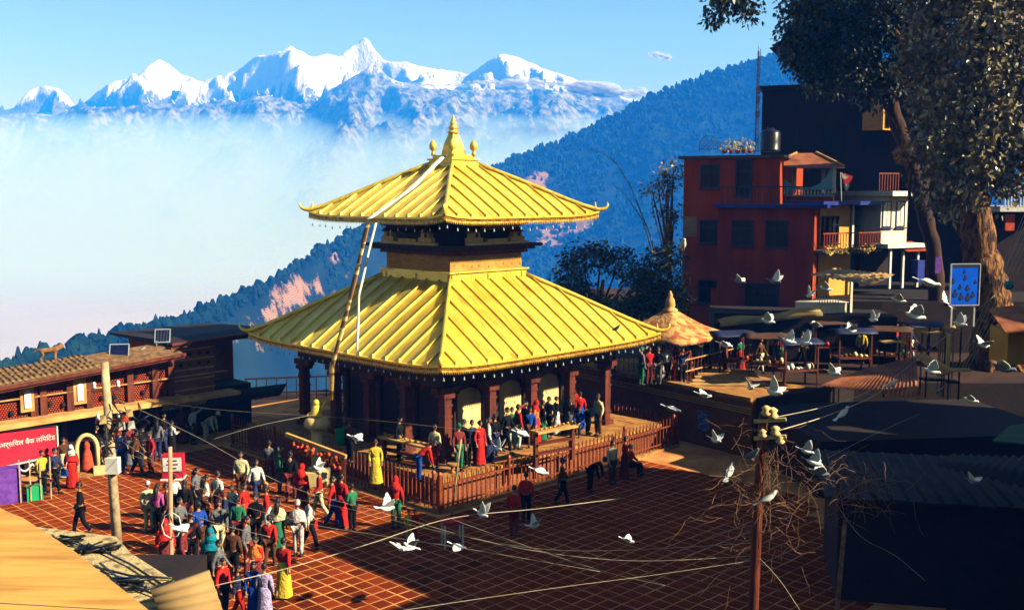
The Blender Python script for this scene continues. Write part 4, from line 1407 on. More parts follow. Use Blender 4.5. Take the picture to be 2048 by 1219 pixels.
for i in range(N - 1):
    m.add(vs, [(i, i + 1, N + i + 1, N + i), (2 * N + i, 3 * N + i, 3 * N + i + 1, 2 * N + i + 1), (N + i, N + i + 1, 3 * N + i + 1, 3 * N + i), (i + 1, i, 2 * N + i, 2 * N + i + 1)])
m.add(vs, [(0, N, 3 * N, 2 * N)])
m.build('upturned_eave', M_dark, DB)
for q in range(3):
    window(DB, 1.8 + q * 2.6, 0, 11.6, 1.2, 1.4, M_dark); window(DB, 1.8 + q * 2.6, 0, 8.0, 1.2, 1.4, M_dark)
m = MB(); m.box((7.3, -.5, 13.2), (1.7, 1.4, 2.4), R(62)); o = m.build('sunlit_wall_block', M_brick_y, DB)  # added block facing the sun, stands for a lit wall behind an opening
m = MB(); m.box((7.9, -1.15, 13.1), (.5, .2, 1.7), R(62)); m.build('opening', M_dark, o)

# ---- far right white house bits beyond the tree
FR = tag(empty('white_house', at_y(2000, 425, 58)), 'white railed balcony house at the right edge beyond the trunk', 'house')
m = MB(); m.box((1.6, 1.5, .2), (3.2, 3, .3)); m.build('balcony_slab', M_white, FR)
m = MB(); m.box((1.6, 2, -2.4), (3.2, 2, 4.9)); m.build('wall', M_dark, FR)
for i in range(8):
    m = MB(); m.box((.25 + i * .17, 0, .9), (.06, .06, 1.1)); m.build('baluster', M_white, FR)
m = MB(); m.box((1.0, 0, 1.45), (1.8, .1, .1)); m.build('rail', M_redwall, FR)
m = MB(); m.box((.75, .4, -.55), (.5, .1, .9)); m.build('pink_door', M_idol, FR)

# ================================================================== market roofs at the right of the square
corrugated('stall_awning', at_y(1618, 549, 50.5), at_y(1742, 570, 47.5), at_y(1790, 548, 49), at_y(1668, 536, 52), M_tin, 'sunlit ochre stall awning under the yellow balcony', 'awning', .3, .03)
SB = tag(empty('stall_booth', at_y(1625, 655, 51), R(20)), 'pink stall booth with a railed window under the ochre awning', 'booth')
m = MB(); m.box((1.2, .8, .5), (2.3, 1.5, 1.3)); m.build('wall', M_pinkw, SB)
for i in range(8):
    m = MB(); m.box((.35 + i * .16, -.0, 1.35), (.03, .03, .45)); m.build('baluster', M_white, SB)
m = MB(); m.box((2.2, .0, 1.6), (.12, .12, 1.9)); m.build('post', M_pinkw, SB)
# long tarpaulin roof, rounded end
tp = MB()
A, B = at_y(1440, 648, 49.5), at_y(1645, 626, 47.5)
n = 12
vs = []
for i in range(n + 1):
    c = A.lerp(B, i / n)
    for k in range(6):
        a = math.pi * k / 5
        vs.append(c + Vector((0, -.55 * math.cos(a) * 1.3 + .6, .34 * math.sin(a) * (.75 + .25 * math.sin(i * .8)) - .1)))
fs = [(i * 6 + k, (i + 1) * 6 + k, (i + 1) * 6 + k + 1, i * 6 + k + 1) for i in range(n) for k in range(5)]
tp.add(vs, fs, 0, True)
M_tarp = mat('ochre_tarpaulin', (.50, .30, .10), (.20, .15, .06), scale=1.1, rough=.8, contrast=(.4, .6), bump=.3)
o = tp.build('tarpaulin_roof', M_tarp); o.modifiers.new('thick', 'SOLIDIFY').thickness = .02
tag(o, 'long ochre tarpaulin roof in front of the red building', 'tarpaulin')
for i, lab in enumerate(('left', 'middle', 'right')):
    p = A.lerp(B, .05 + .44 * i)
    m = MB(); m.box((p.x, p.y + .2, (p.z + 2.3) / 2), (.1, .1, p.z - 2.4)); tag(m.build('roof_post', M_dark), lab + ' dark post carrying the tarpaulin roof', 'post', 'posts under the tarpaulin')
# dark store behind the posts
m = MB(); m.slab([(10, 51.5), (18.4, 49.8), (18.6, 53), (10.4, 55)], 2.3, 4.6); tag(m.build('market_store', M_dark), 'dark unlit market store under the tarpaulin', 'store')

# corrugated roof with yellow end piece
corrugated('tin_roof', at_y(1640, 770, 38.2), at_y(1838, 795, 35.2), at_y(1832, 712, 39.0), at_y(1730, 738, 40.2), M_tin_r, 'rusty corrugated tin roof between the pole and the tree', 'roof', .17, .035)
mb = MB(); mb.sheet([at_y(1832, 710, 38.6), at_y(1880, 750, 37.2), at_y(1912, 740, 38.0), at_y(1850, 706, 39.4)], .06)
tag(mb.build('ridge_plate', M_ledge), 'folded yellow metal plate at the ridge of the rusty roof', 'metal plate')
RS = tag(empty('market_shed', (11.0, 36.0, 0), R(8)), 'dark market shed widened over sunlit ground under the rusty roof', 'shed')
m = MB(); m.box((4.2, 2.6, 1.0), (9.4, 6.4, 2.0)); m.build('wall', M_dark, RS)  # box widened over lit ground, its dark tone stands for shade
m = MB(); m.box((-.3, -.6, 1.2), (.8, .1, .7)); m.build('blue_sheet', M_navy, RS)
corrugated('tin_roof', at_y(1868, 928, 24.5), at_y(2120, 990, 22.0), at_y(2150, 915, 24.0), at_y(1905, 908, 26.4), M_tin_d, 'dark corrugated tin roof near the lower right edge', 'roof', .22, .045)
LS = tag(empty('shade_fill_shop', (8.4, 26.3, 0), R(-12)), 'dark low shop added to fill shaded ground at the lower right corner', 'shop')
m = MB(); m.box((4.0, 2.0, 1.4), (8, 4, 2.8)); m.build('wall', M_dark, LS)  # dark block added where the ground lies in shade
for q in range(22):
    m = MB(); m.box((-.2 + q * .4, 1.8, 2.9 + random.uniform(-.015, .015)), (.38, 5 + random.uniform(-.15, .15), .05), random.uniform(-.01, .01)); m.lathe([(.05, -2.4), (.05, 2.4)], (0, 0, 0), 6, 0, True, Matrix.Translation((-.2 + q * .4 + .19, 1.8, 2.93)) @ Matrix.Rotation(R(90), 4, 'X')); m.build('roof_sheet', M_tin_d, LS)
M_greent = mat('green_tarpaulin', (.01, .09, .02), (.006, .05, .012), rough=.6, scale=2)
mb = MB(); mb.sheet([at_y(1985, 880, 29), at_y(2100, 890, 28), at_y(2100, 840, 31), at_y(2020, 850, 31)], .05); tag(mb.build('green_awning', M_greent), 'dark green tarpaulin awning at the right edge', 'awning')

# blue information board
BB = tag(empty('information_board', at_y(1926, 640, 42.6), R(6)), 'blue information board with pictograms beside the big trunk', 'sign')
M_bb = mat('blue_board', (.004, .11, .80), (.003, .08, .66), rough=.8, spec=.05, scale=1.5)
k = 42.6 / FPX
m = MB(); m.box((0, 0, 72 * k), (60 * k, .06, 82 * k)); m.build('board', M_bb, BB)
m = MB()
for s_ in (-1, 1):
    m.box((s_ * 30.5 * k, -.02, 72 * k), (.035, .08, 84 * k)); m.box((0, -.02, 72 * k + s_ * 41.5 * k), (62 * k, .08, .035))
m.build('frame', M_alu, BB)
m = MB(); m.box((0, -.036, 109 * k), (56 * k, .01, 5 * k)); m.build('title_band', M_navy, BB)
for x, z, s_ in ((-25, 78, 5), (0, 84, 5), (-10, 66, 5), (6, 64, 6), (22, 76, 4), (-20, 52, 8), (-7, 46, 7), (8, 44, 8), (18, 50, 6), (-2, 97, 4)):
    m = MB(); m.lathe([(s_ * k * .7, 0), (s_ * k * .7, .012)], (0, 0, 0), 9, 0, False, Matrix.Translation((x * k, -.034, z * k)) @ Matrix.Rotation(R(90), 4, 'X')); m.box((x * k, -.04, (z + s_) * k), (s_ * .5 * k, .012, s_ * .7 * k)); m.build('pictogram', M_navy, BB)
for s_ in (-1, 1):
    m = MB(); m.box((s_ * 24 * k, .05, 12 * k), (.06, .06, 50 * k)); m.build('leg', M_alu, BB)
# small purple banner and stall odds
M_purple = mat('purple_cloth', (.20, .06, .45), (.12, .03, .3), rough=.8)
mb = MB(); mb.box(at_y(1876, 530, 52), (.28, .04, .8)); tag(mb.build('hanging_banner', M_purple), 'narrow purple banner hanging near the shop columns', 'banner')
# sunlit stall sheets in the shaded market
for i, (u, v, Y, wx, wy, lab) in enumerate(((1785, 683, 42, .95, .8, 'sunlit cream plastic sheet on a market stall'), (1868, 664, 42, .85, .7, 'crumpled sunlit sheet on the stall below the blue board'), (1905, 655, 41.5, .5, .8, 'pale cardboard sheet leaning at the tree foot'))):
    c = at_y(u, v, Y)
    g = []
    for a in range(6):
        g.append([(c.x - wx / 2 + wx * b / 5, c.y - wy / 2 + wy * a / 5, c.z + .08 * fbm(a * .9 + i * 7, b * .9, 0, 3)) for b in range(6)])
    o = grid_mesh('stall_sheet', g, [M_ledge]); o.modifiers.new('thick', 'SOLIDIFY').thickness = .02
    tag(o, lab, 'plastic sheet', 'sheets on the market stalls')
    st = tag(empty('market_stall', (c.x, c.y, 2.3)), 'dark market stall under the ' + ('cream plastic sheet', 'crumpled sheet', 'leaning cardboard')[i], 'stall', 'market stalls')
    for sx in (-1, 1):
        for sy in (-1, 1):
            m = MB(); m.box((sx * wx * .42, sy * wy * .42, (c.z - 2.4) / 2), (.05, .05, c.z - 2.4)); m.build('leg', M_dark, st)
    m = MB(); m.box((0, 0, .7), (wx * .95, wy * .95, .08)); m.build('counter', M_dark, st)
mb = MB(); A = at_y(1896, 712, 41); mb.box(A + Vector((0, 0, .15)), (.12, .12, 1.5)); mb.box(A + Vector((.45, 0, -.55)), (.9, .14, .12)); tag(mb.build('corner_rail', M_cream), 'cream L-shaped pipe rail at the foot of the tree', 'rail')
ES = tag(empty('small_yellow_hut', at_y(2030, 690, 36)), 'little hut with rusty roof and yellow wall at the right edge', 'hut')
m = MB(); m.box((.6, .8, -.1), (1.6, 1.4, 1.2)); m.build('wall', M_yellow, ES)
m = MB(); m.sheet([(-.5, -.3, .5), (1.6, -.4, .75), (1.6, 1.8, 1.3), (-.2, 1.7, 1.1)], .06); m.build('roof', M_tin_r, ES)
# ================================================================== trees
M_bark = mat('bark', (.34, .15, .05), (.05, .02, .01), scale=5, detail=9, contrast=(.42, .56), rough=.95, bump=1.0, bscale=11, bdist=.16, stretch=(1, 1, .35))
M_bark_d = mat('shaded_bark', (.07, .026, .014), (.03, .012, .008), scale=3.5, rough=.9, bump=1.0, bscale=9, stretch=(1, 1, .35))  # darker copy of the bark, tone stands for the crown's shade
M_leaf = mat('tree_leaf', (.40, .29, .12), (.06, .05, .016), scale=1.1, rough=.34, spec=.6)  # pale tone stands for leaves caught by the sun
M_leaf_d = mat('dark_tree_leaf', (.035, .042, .012), (.016, .022, .007), scale=1.3, rough=.45, spec=.4)  # darker leaf copy, stands for foliage in shade
M_leaf_o = mat('orange_leaf', (.75, .34, .07), (.5, .2, .04), scale=3, rough=.6)  # both leaf tones orange


def crown(name, blobs, n_per, size, m, parent, seed, clump=.55, per=16):
    """blobs: (centre, radius). Leaves come in small twig clumps spread through each blob, leaving gaps."""
    rn = random.Random(seed)
    b = MB()
    for c, r in blobs:
        k = int(n_per * r * r)
        for _ in range(k):
            while True:
                q = Vector((rn.uniform(-1, 1), rn.uniform(-1, 1), rn.uniform(-1, 1)))
                if .25 < q.length < 1: break
            p = Vector(c) + q * r
            leaf_cloud(b, p, (clump * rn.uniform(.5, 1.2),) * 3, per, size, rn, .45)
    return b.build(name, m, parent)


def limb(m, pts, r0, r1, n=8):
    k = len(pts)
    fine, rad = [], []
    for i in range(k - 1):
        for t in range(8):
            s_ = (i + t / 8) / (k - 1)
            p = Vector(pts[i]).lerp(Vector(pts[i + 1]), t / 8)
            fine.append(p + Vector((random.uniform(-.06, .06), random.uniform(-.06, .06), 0)) * (r0 * 1.2))
            rad.append(lerp(r0, r1, s_) * random.uniform(.88, 1.12))
    fine.append(Vector(pts[-1])); rad.append(r1)
    m.tube(fine, rad, n)


BT = tag(empty('big_tree', (22.1, 49.0, 2.3)), 'huge old tree with a sunlit leaning trunk at the right', 'tree')
O = Vector((22.1, 49.0, 2.3))
w2l = lambda u, v, Y: at_y(u, v, Y + 5) - O
m = MB()
limb(m, [(.6, .1, -.2), w2l(1990, 640, 44), w2l(1965, 520, 44), w2l(1942, 400, 44), w2l(1935, 330, 44.2)], 1.0, .62, 18)
for a in range(6):      # buttress roots
    an = a * 1.05
    m.tube([(.55 + .4 * math.cos(an), .4 * math.sin(an), 1.2), (.6 + .9 * math.cos(an), .9 * math.sin(an), .4), (.6 + 1.6 * math.cos(an), 1.6 * math.sin(an), -.1)], [.3, .28, .1], 6)
m.build('trunk', M_bark, BT)
m = MB()
limb(m, [w2l(1935, 330, 44.2), w2l(1900, 220, 44), w2l(1880, 80, 43), w2l(1870, -80, 42)], .5, .22)
limb(m, [w2l(1940, 350, 44.2), w2l(2000, 230, 43), w2l(2040, 90, 42), w2l(2080, -60, 41)], .45, .2)
limb(m, [w2l(1900, 220, 44), w2l(1840, 150, 45), w2l(1790, 60, 46)], .25, .1)
limb(m, [w2l(1960, 280, 43.8), w2l(1930, 300, 41), w2l(1900, 330, 39)], .2, .06)
m.build('limb', M_bark, BT)
rb = random.Random(9)
blobs = []
for u, v, Y, r in ((1935, 175, 42, 2.1), (1990, 90, 41, 2.3), (2035, 190, 41, 2.2), (1900, 260, 41.5, 1.6), (1975, 260, 40.5, 1.8), (2030, 310, 41, 1.7), (1885, 350, 41.5, 1.2), (1945, 340, 40.5, 1.3), (1890, 395, 42, .8), (1985, 345, 41, 1.2),
                   (1900, 60, 42.5, 2.0), (1960, -20, 42, 2.4), (2060, 20, 41, 2.4), (1860, 130, 43.5, 1.3), (2090, 260, 41, 2.0), (1880, -90, 43, 2.4), (2000, -150, 42, 2.6), (2110, 120, 42, 2.4)):
    blobs.append((w2l(u, v, Y), r * 1.11))
crown('crown', blobs, 27, .26, M_leaf, BT, 21, .55, 16)

# second, darker tree whose crown overhangs from the left of the big one
DT = tag(empty('dark_tree', (20.6, 54.0, 2.3)), 'dark shaded tree with leaning trunk in front of the tall dark house', 'tree')
O2 = Vector((20.6, 54, 2.3))
w2m = lambda u, v, Y: at_y(u, v, Y + 4) - O2
m = MB()
limb(m, [(1.6, 0, 0), w2m(1868, 500, 50), w2m(1830, 350, 50), w2m(1775, 190, 49.5), w2m(1735, 70, 49), w2m(1705, -60, 48)], .42, .3, 10)
limb(m, [w2m(1845, 400, 50), w2m(1858, 250, 50.5), w2m(1810, 80, 50), w2m(1800, -80, 49)], .3, .2, 8)
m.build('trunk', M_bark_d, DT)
m = MB()
limb(m, [w2m(1735, 70, 49), w2m(1670, 60, 48.5), w2m(1610, 80, 48)], .22, .06)
limb(m, [w2m(1765, 150, 49.5), w2m(1690, 140, 49), w2m(1640, 130, 48.5)], .18, .05)
limb(m, [w2m(1705, -60, 48), w2m(1560, -70, 46), w2m(1460, -10, 45)], .25, .05)
m.build('limb', M_bark, DT)
blobs = []
for u, v, Y, r in ((1600, 75, 48, .95), (1640, 40, 48, 1.3), (1625, 110, 48.3, 1.15), (1680, 80, 48.5, 1.5), (1660, 140, 48.5, 1.1), (1720, 140, 49, 1.1), (1740, 30, 48.5, 1.4), (1790, 60, 49, 1.3), (1820, 120, 49, 1.1), (1600, 15, 47.5, .9), (1690, 0, 48, 1.5), (1830, 20, 49, 1.4), (1745, 180, 49.5, .8), (1590, 100, 48, .6),
                   (1625, 160, 48, .55), (1790, 150, 48, .7), (1440, 12, 45, .62), (1490, 10, 45, .52), (1425, 35, 45, .3), (1500, 30, 45, .28), (1455, -20, 45, .7)):
    blobs.append((w2m(u, v, Y), r * 1.08))
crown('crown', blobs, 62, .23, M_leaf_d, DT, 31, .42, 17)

OB = tag(empty('orange_bush', at_y(1818, 345, 47)), 'small bush of orange leaves at a bare branch below the trunk', 'bush')
m = MB(); leaf_cloud(m, (0, 0, .85), (.62, .5, .42), 240, .2, rb); leaf_cloud(m, (.05, 0, 1.3), (.3, .3, .5), 60, .16, rb); m.build('foliage', M_leaf_o, OB)
m = MB(); m.tube([(.1, .1, -1.2), (.05, 0, .5), (-.3, 0, 1.4), (-.85, 0, 2.4)], [.08, .07, .05, .03], 6); m.build('stem', M_bark, OB)


def simple_tree(label, u, v, Y, base, blobs_px, size, per, m_leaf, seed, dens=60, group=None, clump=.45):
    b0 = at_y(u, v, Y); b0.z = base
    t = tag(empty('leafy_tree', b0), label, 'tree', group)
    mm = MB()
    lb = []
    top = min(b[1] for b in blobs_px)
    cx = sum(b[0] for b in blobs_px) / len(blobs_px)
    ctr = at_y(cx, sum(b[1] for b in blobs_px) / len(blobs_px), Y) - b0
    limb(mm, [(0, 0, -.3), ctr * .5, ctr], .22, .09)
    for (bu, bv, dY, r) in blobs_px:
        c = at_y(bu, bv, Y + dY) - b0
        lb.append((c, r))
        limb(mm, [ctr * .6, c * .9 + ctr * .1], .09, .03, 6)
    mm.build('trunk', M_bark, t)
    crown('crown', lb, dens, size, m_leaf, t, seed, clump, per)
    return t


simple_tree('dark bushy tree arching behind the temple roof', 1165, 640, 54, 0, ((1140, 545, 0, .8), (1160, 515, 0, .8), (1200, 512, .5, .75), (1240, 525, 0, .8), (1270, 545, 0, .75), (1145, 585, 0, .9), (1180, 605, 0, .9), (1240, 612, 0, .9), (1285, 590, .4, .9)), .2, 15, M_leaf_d, 41)
simple_tree('dense dark shrubby tree beside the red building corner', 1330, 640, 54.5, 2.0, ((1320, 520, 0, .75), (1345, 505, 0, .6), (1300, 560, 0, .8), (1340, 570, 0, 1.0), (1310, 605, 0, .9), (1285, 625, 0, .8), (1350, 610, 0, .8)), .2, 15, M_leaf_d, 42)
simple_tree('tree with layered leaf tufts touching the red building', 1350, 600, 60, 0, ((1335, 345, 0, .55), (1348, 340, 0, .5), (1315, 375, 0, .55), (1300, 378, 0, .4), (1345, 370, 0, .55), (1325, 422, 0, .45), (1345, 425, 0, .55), (1350, 435, 0, .4)), .2, 15, M_leaf, 43, 30)
# bamboo culms arching over the gap
M_bamboo = mat('bamboo_culm', (.45, .34, .16), (.10, .09, .05), scale=.9, contrast=(.45, .55), stretch=(.2, .2, 2))
for pts, lab in ((((1345, 640), (1325, 560), (1300, 470), (1262, 375), (1232, 325), (1205, 305), (1178, 298)), 'tallest bamboo culm arching over the tree tops'),
                 (((1335, 600), (1310, 520), (1285, 440), (1255, 395), (1228, 370)), 'shorter pale bamboo culm below the tallest one'),
                 (((1340, 560), (1322, 480), (1306, 420), (1302, 385)), 'thin straight bamboo shoot beside the red building')):
    m = MB(); m.tube([at_y(u, v, 57) for u, v in pts], [lerp(.05, .012, i / (len(pts) - 1)) for i in range(len(pts))], 5)
    tag(m.build('bamboo_culm', M_bamboo), lab, 'bamboo', 'bamboo culms behind the temple')

# dead creeper and twigs round the right pole
M_twig = mat('dry_twig', (.34, .17, .09), (.12, .05, .03), rough=.9)
DC = MB()
rt_ = random.Random(77)
for _ in range(110):
    u, v = rt_.gauss(1690, 60), rt_.gauss(985, 32)
    p = at_y(u, v, 20 + rt_.uniform(-.8, .8))
    pts = [p]
    d = Vector((rt_.uniform(-1, 1), rt_.uniform(-.5, .5), rt_.uniform(-.3, 1))).normalized()
    for k in range(7):
        d = (d + Vector((rt_.uniform(-.4, .4), rt_.uniform(-.3, .3), rt_.uniform(-.5, .25)))).normalized()
        pts.append(pts[-1] + d * .11)
    DC.tube(pts, [.0045] * 7 + [.002], 4, cap=False)
for pts in (((1700, 930), (1725, 925), (1745, 940), (1758, 975), (1760, 1005)), ((1690, 1040), (1680, 980), (1690, 920), (1700, 890)), ((1650, 1040), (1672, 985), (1665, 930))):
    DC.tube([at_y(u, v, 20) for u, v in pts], .007, 5)
dcr = tag(empty('dry_creeper', (0, 0, 0)), 'tangle of dry bare creeper stems right of the bent pole', 'creeper')
DC.build('stems', M_twig, dcr)
m = MB(); m.tube([at_y(1690, 1040, 20), Vector((6.3, 20, 0))], [.04, .06], 6); m.build('stem_base', M_twig, dcr)
# ================================================================== foreground roofs
M_fore = mat('sun_bleached_roof', (.74, .40, .10), (.46, .21, .045), scale=2.4, rough=.75, detail=10, contrast=(.30, .62), stretch=(.35, 2.2, 1))
M_rough = mat('lichen_concrete', (.62, .47, .24), (.26, .17, .09), scale=7, rough=.95, detail=9, bump=.7, bscale=25, contrast=(.36, .52))
fr_ = [at_z(u, v, 6.4) for u, v in ((-160, 965), (0, 1016), (45, 1034), (98, 1068), (150, 1102), (205, 1146), (262, 1190), (330, 1245), (-160, 1300))]
mb = MB()
mb.add([tuple(p) for p in fr_] + [(p.x, p.y, p.z - .06) for p in fr_], [tuple(range(8, -1, -1))] + [(i, (i + 1) % 9, 9 + (i + 1) % 9, 9 + i) for i in range(9)])
nr_ = tag(mb.build('near_roof', M_fore), 'broad sun-bleached ochre roof in the lower left corner', 'roof')
ro = [at_z(u, v, 5.6) for u, v in ((70, 1052), (150, 1062), (232, 1072), (262, 1105), (345, 1158), (400, 1190), (470, 1250), (120, 1300), (60, 1150))]
mb = MB(); mb.add([tuple(p) for p in ro] + [(p.x, p.y, p.z - .25) for p in ro], [tuple(range(8, -1, -1))] + [(i, (i + 1) % 9, 9 + (i + 1) % 9, 9 + i) for i in range(9)])
tag(mb.build('flat_roof', M_rough), 'rough lichen-spotted flat roof behind the ochre roof', 'roof')
FH = tag(empty('corner_house', (-9.5, 9, 0)), 'house under the lower left roofs', 'house')
m = MB(); m.box((1.5, 2.5, 2.6), (7, 7, 5.2)); m.build('wall', M_dark, FH)
corrugated('tin_roof', at_z(300, 1178, 5.9), at_z(335, 1260, 5.7), at_z(455, 1245, 5.75), at_z(418, 1138, 5.95), M_tin, 'bent sheet of ochre corrugated tin at the end of the flat roof', 'roof', .16, .012)
# wires and scraps lying on the flat roof
for i, (pts, lab) in enumerate(((((120, 1076), (200, 1098), (262, 1128), (330, 1172)), 'black wire lying along the middle of the flat roof'), (((180, 1130), (260, 1150), (345, 1155)), 'black wire crossing the flat roof towards the thin pole'),
                                (((240, 1180), (290, 1178), (345, 1160)), 'short black wire loop by the bent tin sheet'), (((200, 1125), (250, 1165), (330, 1195), (440, 1225)), 'long black wire running to the corner of the flat roof'))):
    m = MB(); m.tube([at_z(u, v, 5.64) for u, v in pts], .016, 5); tag(m.build('loose_wire', M_black), lab, 'wire', 'loose wires on the flat roof')
for i, (u, v, lab) in enumerate(((195, 1100, 'bundle of scrap wire near the middle of the flat roof'), (130, 1085, 'scrap heap at the near edge of the flat roof'), (250, 1172, 'scrap heap below the short wire loop'))):
    m = MB(); c = at_z(u, v, 5.62)
    for k in range(9):
        m.tube([c + Vector((random.uniform(-.3, .3), random.uniform(-.15, .15), random.uniform(0, .08))) for _ in range(4)], .018, 4)
    tag(m.build('scrap_bundle', M_black), lab, 'scrap', 'scrap on the flat roof')

# ================================================================== poles
M_conc = mat('weathered_concrete', (.62, .47, .28), (.36, .22, .12), scale=3, rough=.9, bump=.3)
LPOL = tag(empty('utility_pole', at_z(236, 1110, 0)), 'concrete utility pole with cable tangle and white meter box on the left', 'pole')
lo = at_z(236, 1110, 0)
top = at_y(209, 724, lo.y)
m = MB(); m.tube([Vector((0, 0, 0)), (top - lo) * .5, top - lo], [.15, .13, .11], 10); m.build('shaft', M_conc, LPOL)
ax = lambda t: (top - lo) * t
p = at_y(226, 930, lo.y - .2) - lo
m = MB(); m.box(p, (.36, .24, .46)); m.build('meter_box', M_white, LPOL)
for t, wd in ((.86, .8), (.70, .7)):
    m = MB(); m.box(ax(t), (wd, .1, .1), R(25)); m.build('cross_arm', M_wood_r, LPOL)
    for s_ in (-1, 0, 1):
        m = MB(); m.lathe([(.03, 0), (.06, .05), (.04, .1), (.06, .14), (.03, .2)], ax(t) + Vector((s_ * wd * .4 * math.cos(R(25)), s_ * wd * .4 * math.sin(R(25)), .05)), 8); m.build('insulator', M_white, LPOL)
rp = random.Random(4)
m = MB()
for k in range(26):
    c = at_y(rp.gauss(238, 18), rp.gauss(842, 26), lo.y + rp.uniform(-.3, .3)) - lo
    m.tube([c + Vector((rp.uniform(-.35, .35), rp.uniform(-.2, .2), rp.uniform(-.3, .3))) for _ in range(4)], .018, 4)
tag(m.build('cable_tangle', M_black, LPOL), kind='stuff')
for u, v, c_ in ((250, 838, M_idol), (243, 852, M_white), (258, 826, M_cream), (205, 840, M_cream), (235, 862, M_idol), (262, 850, M_white)):
    m = MB(); q = at_y(u, v, lo.y - .25) - lo
    m.sheet([q + Vector((-.1, 0, -.12)), q + Vector((.1, .05, -.1)), q + Vector((.09, 0, .13)), q + Vector((-.08, .04, .1))], .02); m.build('paper_scrap', c_, LPOL)

b0, b1 = at_y(343, 1160, 24), at_y(340, 893, 24)
M_pipe = mat('red_white_pipe', (.75, .42, .26), (.5, .14, .07), scale=1.2, rough=.6)
m = MB(); m.tube([Vector((b0.x, 24, 0)), b0, b1], [.055, .055, .05], 8); tag(m.build('thin_pole', M_pipe), 'thin reddish metal pole rising above the crowd', 'pole')
m = MB(); m.tube([at_y(343 - 20 * math.sin(t * .8) + 0 * t, 1050 + 26 * math.cos(t * .8) , 23.9) for t in range(9)], .014, 5); tag(m.build('wire_loop', M_white), 'loop of pale wire hanging on the thin pole', 'wire')

RPOL = tag(empty('bent_pole', Vector((at_y(1507, 1300, 19).x, 19, 0))), 'slightly bent wooden pole tangled with cables at the lower right', 'pole')
o3 = Vector((at_y(1507, 1300, 19).x, 19, 0))
m = MB(); m.tube([Vector((-.1, 0, 0))] + [at_y(u, v, 19) - o3 for u, v in ((1506, 1225), (1512, 1100), (1518, 960), (1524, 880), (1527, 826))], [.11, .1, .095, .09, .085, .08], 10); m.build('shaft', M_wood_r, RPOL)
for u, v, s_ in ((1545, 838, .22), (1532, 832, .2), (1550, 872, .2), (1525, 875, .16), (1560, 888, .18)):
    m = MB(); c = at_y(u, v, 18.85) - o3; m.lathe([(s_ * .25, 0), (s_ * .5, s_ * .3), (s_ * .3, s_ * .55), (s_ * .45, s_ * .8), (s_ * .15, s_)], c, 8); m.build('insulator', M_cream, RPOL)
for v in (838, 872):
    m = MB(); m.bar(at_y(1508, v + 4, 19) - o3, at_y(1572, v, 18.8) - o3, .06); m.build('bracket', M_cream, RPOL)
m = MB()
for k in range(130):
    c = at_y(rp.gauss(1512, 42), rp.gauss(985, 70), 19 + rp.uniform(-.3, .3)) - o3
    pts = [c]
    d = Vector((rp.uniform(-1, 1), rp.uniform(-.4, .4), rp.uniform(-1, .6)))
    for q in range(5):
        d = (d + Vector((rp.uniform(-.6, .6), rp.uniform(-.3, .3), rp.uniform(-.6, .5)))).normalized()
        pts.append(pts[-1] + d * .13)
    m.tube(pts, .0045, 4, cap=False)
for k in range(14):
    u0 = rp.gauss(1545, 12)
    m.tube([at_y(u0 + rp.gauss(0, 6), 890 + 22 * q, 18.9) - o3 for q in range(6)], .005, 4)
tag(m.build('cable_tangle', M_twig, RPOL), kind='stuff')

# ================================================================== overhead cables
M_cable = mat('dusty_cable', (.72, .60, .42), (.5, .38, .25), rough=.7, scale=2)
M_cable_d = mat('black_cable', (.03, .022, .02), (.015, .012, .012), rough=.6)


def cable(pts, lab, rad=.013, m=M_cable):
    P = [at_y(u, v, Y) for u, v, Y in pts]
    # Catmull-Rom through the supports
    out = []
    Q = [P[0]] + P + [P[-1]]
    for i in range(1, len(Q) - 2):
        for t in range(8):
            t /= 8
            a, b, c, d = Q[i - 1], Q[i], Q[i + 1], Q[i + 2]
            out.append(.5 * ((2 * b) + (c - a) * t + (2 * a - 5 * b + 4 * c - d) * t * t + (3 * b - a - 3 * c + d) * t ** 3))
    out.append(P[-1])
    mm = MB(); mm.tube(out, rad * .45, 5)
    return tag(mm.build('overhead_cable', m), lab, 'cable', 'overhead cables')


cable(((232, 797, 31), (400, 876, 27.5), (570, 968, 24.5), (780, 1028, 22), (1000, 1088, 20.5), (1250, 1120, 19.6), (1512, 1110, 19)), 'long cable from the left pole top across the square to the bent pole', .016)
cable(((343, 1012, 24), (430, 1045, 22.5), (540, 1073, 21)), 'short bright cable slanting down from the thin pole into the crowd', .017)
cable(((430, 1170, 20), (580, 1134, 21), (740, 1086, 22), (900, 1036, 23), (1080, 1016, 24), (1240, 996, 25)), 'bright white cable curving in front of the temple fence', .018)
cable(((-20, 1204, 9), (120, 1212, 9.2), (300, 1222, 9.5)), 'black cable strung just above the ochre roof', .008, M_cable_d)
cable(((425, 878, 34), (520, 850, 34.5), (632, 828, 36.5)), 'thin wire from the left crowd up to the stone pillar', .010)
cable(((300, 800, 40), (430, 818, 38), (640, 832, 36.6), (770, 842, 35), (960, 862, 33.5)), 'thin wire running from the left awning past the pillar', .010)
cable(((240, 880, 31), (420, 985, 27), (600, 1042, 24), (760, 1070, 22.5), (930, 1096, 21), (1200, 1142, 19.5)), 'lower cable sagging from the left pole over the lit paving', .012)
cable(((250, 905, 31), (450, 970, 27), (690, 1015, 24), (880, 1062, 22), (1130, 1100, 20.5), (1505, 1085, 19)), 'thin cable crossing in front of the near fence corner', .010)
cable(((900, 1036, 23), (1050, 1090, 21.5), (1210, 1142, 20), (1330, 1170, 19)), 'bright cable running down right from the near fence corner', .014)
cable(((740, 1230, 17), (900, 1205, 17.5), (1130, 1172, 18.3), (1300, 1150, 18.8), (1505, 1120, 19)), 'faint cable low over the shaded paving', .008)
